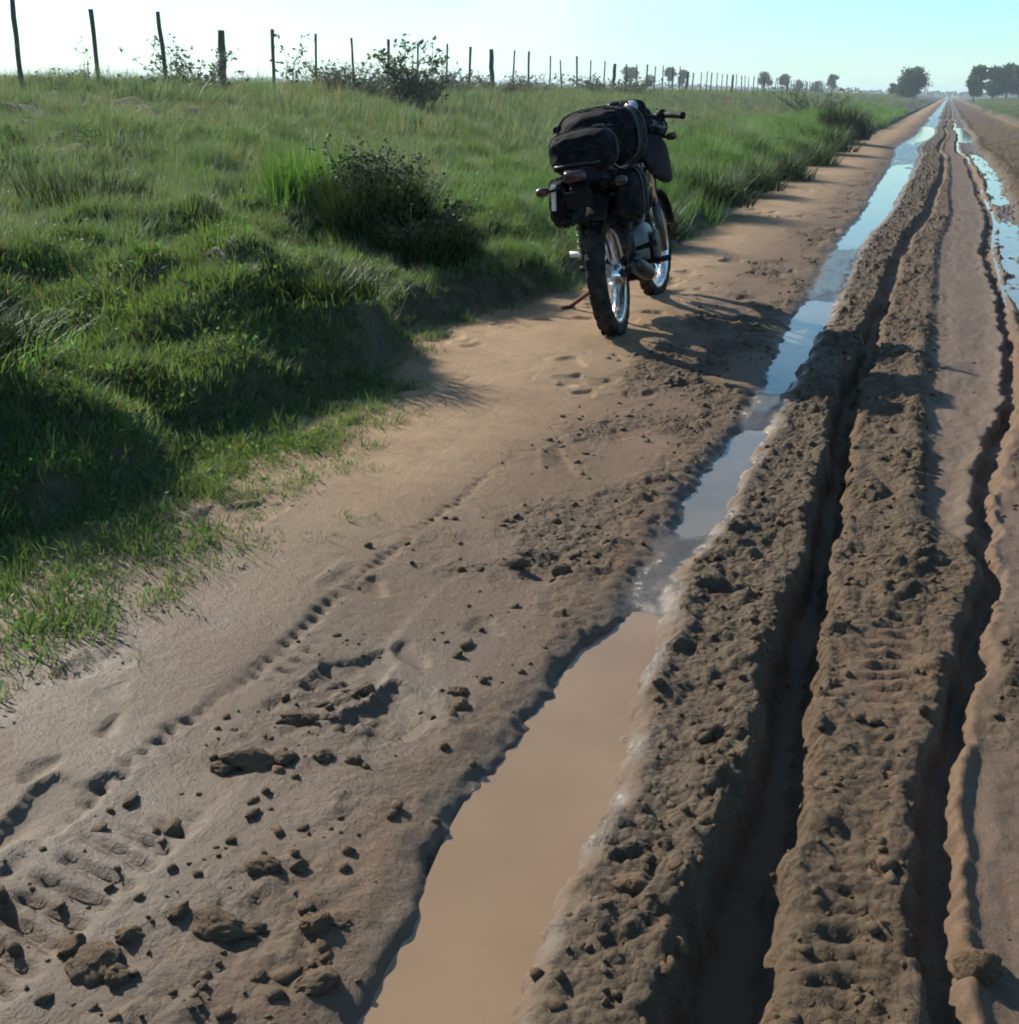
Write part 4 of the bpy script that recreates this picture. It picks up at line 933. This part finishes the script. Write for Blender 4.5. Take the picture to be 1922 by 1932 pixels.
# foot pegs, brake pedal, side stand
for s in (-1, 1):
    pg = pipe('foot_peg', [(.46, s*.12, .30), (.45, s*.25, .31)], [.012, .017], M_BLACK)
    pipe('passenger_peg', [(.20, s*.12, .40), (.19, s*.23, .42)], [.011, .016], M_WHITE if s > 0 else M_BLACK)
pipe('gear_lever', [(.48, .14, .31), (.62, .155, .30), (.64, .20, .305)], [.008, .008, .011], M_CHROME)
pipe('brake_pedal', [(.46, -.14, .29), (.62, -.16, .28), (.66, -.19, .29)], [.008, .008, .012], M_CHROME)
# the stand reaches the ground to the left of the leaning machine
inv = bike.matrix_world.inverted(); gx, gy = -1.865, 6.32
foot = inv @ Vector((gx, gy, zat(gx, gy)+.006))
ss = pipe('side_stand', [(.40, .09, .28), (.38, .14, .22), foot], [.014, .013, .012], M_RUST)
pipe('stand_foot', [foot+Vector((.045, -.01, .0)), foot+Vector((-.05, .03, .0))], [.012, .014], M_RUST, ss)
# front fender of the high dirt-bike kind, under the lamp
bm = bmesh.new(); ring_loft(bm, [((1.04, 0, .755), .05, .012, 4, 0), ((1.16, 0, .765), .065, .014, 4, 0), ((1.36, 0, .745), .06, .012, 4, 0), ((1.52, 0, .69), .035, .008, 4, 0)], 14)
for vx in bm.verts: vx.co = steer(vx.co)
done('high_fender', bm, M_BLACK, bike)
# control cables from the bars to the frame
for (a_, b_, c_) in (((.90, .20, 1.05), (1.06, .12, 1.08), (.92, .06, .84)), ((.90, -.20, 1.05), (1.07, -.14, 1.09), (.93, -.06, .82)), ((.91, -.18, 1.05), (1.10, -.10, 1.02), (1.16, -.09, .62))):
    pts = [Vector(a_).lerp(Vector(b_), t).lerp(Vector(b_).lerp(Vector(c_), t), t) for t in np.linspace(0, 1, 9)]
    pipe('cable', sp(pts), .004, M_BLACK, sides=6)

# ------------------------------------------------------------------ luggage on the motorcycle
M_NYLON = mat_simple('black_nylon', (.006, .006, .009), .8, var=.35, nscale=30, spec=.10, bumpd=.003)
M_STRAP = mat_simple('dark_webbing', (.016, .014, .017), .8, var=.3, nscale=60)
def bag_surface(c, half, ex, seed, nth=48, nph=30, sag=.0):
    V, F = [], []
    sg = lambda v, e: math.copysign(abs(v)**(2/e), v)
    for i in range(nph+1):
        ph = -math.pi/2+math.pi*i/nph
        for k in range(nth):
            th = 2*math.pi*k/nth
            x = sg(math.cos(ph), ex)*sg(math.cos(th), ex); y = sg(math.cos(ph), ex)*sg(math.sin(th), ex); z = sg(math.sin(ph), ex); V.append((x, y, z))
        
    V = np.array(V); d = 1 + .09*fbm(V[:, 0]*1.6+seed, V[:, 1]*1.6+V[:, 2]*1.3, 3) + .035*perlin(V[:, 0]*6+V[:, 2]*4, V[:, 1]*6+seed)
    fold = .03*np.sin(9*V[:, 2]+3*perlin(V[:, 0]*2+seed, V[:, 1]*2)); V = V*(d+fold*(1-V[:, 2]**2))[:, None]
    V[:, 2] -= sag*(V[:, 0]**2)
    V = V*np.array(half)+np.array(c)
    idx = np.arange((nph+1)*nth).reshape(nph+1, nth); F = np.stack([idx[:-1], np.roll(idx[:-1], -1, 1), np.roll(idx[1:], -1, 1), idx[1:]], -1).reshape(-1, 4)
    return V, F
def bag(name, label, c, half, seed, straps=(-.45, .45), ex=3.0, pocket=None):
    t = empty(name); t.matrix_world = bike.matrix_world @ Matrix.Translation(c); tag(t, label, 'bag', 'luggage on the motorcycle')
    V, F = bag_surface((0, 0, 0), half, ex, seed); link('cloth_body', np_mesh('cloth_body', V, F), M_NYLON, t)
    for sx in straps:
        r_ = math.sqrt(max(.1, 1-abs(sx)**ex)) if ex < 2.2 else (1-abs(sx)**ex)**(1/ex)
        bm = bmesh.new(); ringp = []
        for k in range(41):
            a = 2*math.pi*k/40; ca, sa = math.cos(a), math.sin(a)
            ringp.append((sx*half[0], math.copysign(abs(ca)**(2/ex), ca)*half[1]*r_*1.07, math.copysign(abs(sa)**(2/ex), sa)*half[2]*r_*1.08))
        for q in range(40):
            (x0, y0, z0), (x1, y1, z1) = ringp[q], ringp[q+1]
            box_v = [bm.verts.new(p_) for p_ in ((x0-.014, y0, z0), (x0+.014, y0, z0), (x1+.014, y1, z1), (x1-.014, y1, z1), (x0-.014, y0*.97, z0*.97), (x0+.014, y0*.97, z0*.97), (x1+.014, y1*.97, z1*.97), (x1-.014, y1*.97, z1*.97))]
            for f in ((0, 1, 2, 3), (7, 6, 5, 4), (0, 4, 5, 1), (3, 2, 6, 7), (0, 3, 7, 4), (1, 5, 6, 2)): bm.faces.new([box_v[w] for w in f])
        bmesh.ops.remove_doubles(bm, verts=bm.verts, dist=1e-5); st = done('strap', bm, M_STRAP, t, smooth=False)
        bm = bmesh.new(); box(bm, (sx*half[0], -half[1]*r_*.55, half[2]*r_*1.07), (.045, .05, .014)); done('buckle', bm, M_STEEL, st, smooth=False, bevel=.003)
    if pocket:
        V, F = bag_surface(pocket[0], pocket[1], 4, seed+5, 32, 18); link('pocket', np_mesh('pocket', V, F), M_NYLON, t)
    return t
bag('duffel_bag', 'tall bulky black bag strapped on the motorcycle seat', (.20, -.02, .968), (.23, .20, .145), 3, pocket=((-.215, 0, -.02), (.045, .13, .085)))
bag('rolled_bundle', 'dark rolled bundle strapped behind the tall bag, over the tail light', (-.24, -.015, .925), (.135, .155, .095), 14, straps=(0,))
bag('saddlebag', 'black saddlebag hanging on the left side of the motorcycle above the side stand', (-.02, .165, .695), (.17, .060, .115), 25, straps=(-.3, .3))
bag('saddlebag', 'black saddlebag hanging on the right side of the motorcycle', (-.04, -.18, .690), (.18, .065, .120), 36, straps=(-.3, .3))
# pale reflector strip on the left of the rear rack
bm = bmesh.new(); box(bm, (-.30, .145, .735), (.012, .022, .12), Matrix.Rotation(rad(8), 3, 'X')); done('side_reflector', bm, M_WHITE, bike, smooth=False, bevel=.005)

# ------------------------------------------------------------------ air
s = NT('hazy_air'); vol = s.n('ShaderNodeVolumePrincipled'); vol.inputs['Color'].default_value = (.72, .86, .95, 1); vol.inputs['Density'].default_value = .0007; vol.inputs['Anisotropy'].default_value = .2
s.l(vol.outputs[0], s.out.inputs['Volume'])
bm = bmesh.new(); box(bm, (0, 1650, 4.5), (7600, 4200, 14)); hz = done('haze', bm, s.m, None, smooth=False)
tag(hz, 'thin bluish haze over the far field and trees', 'haze', kind='stuff')
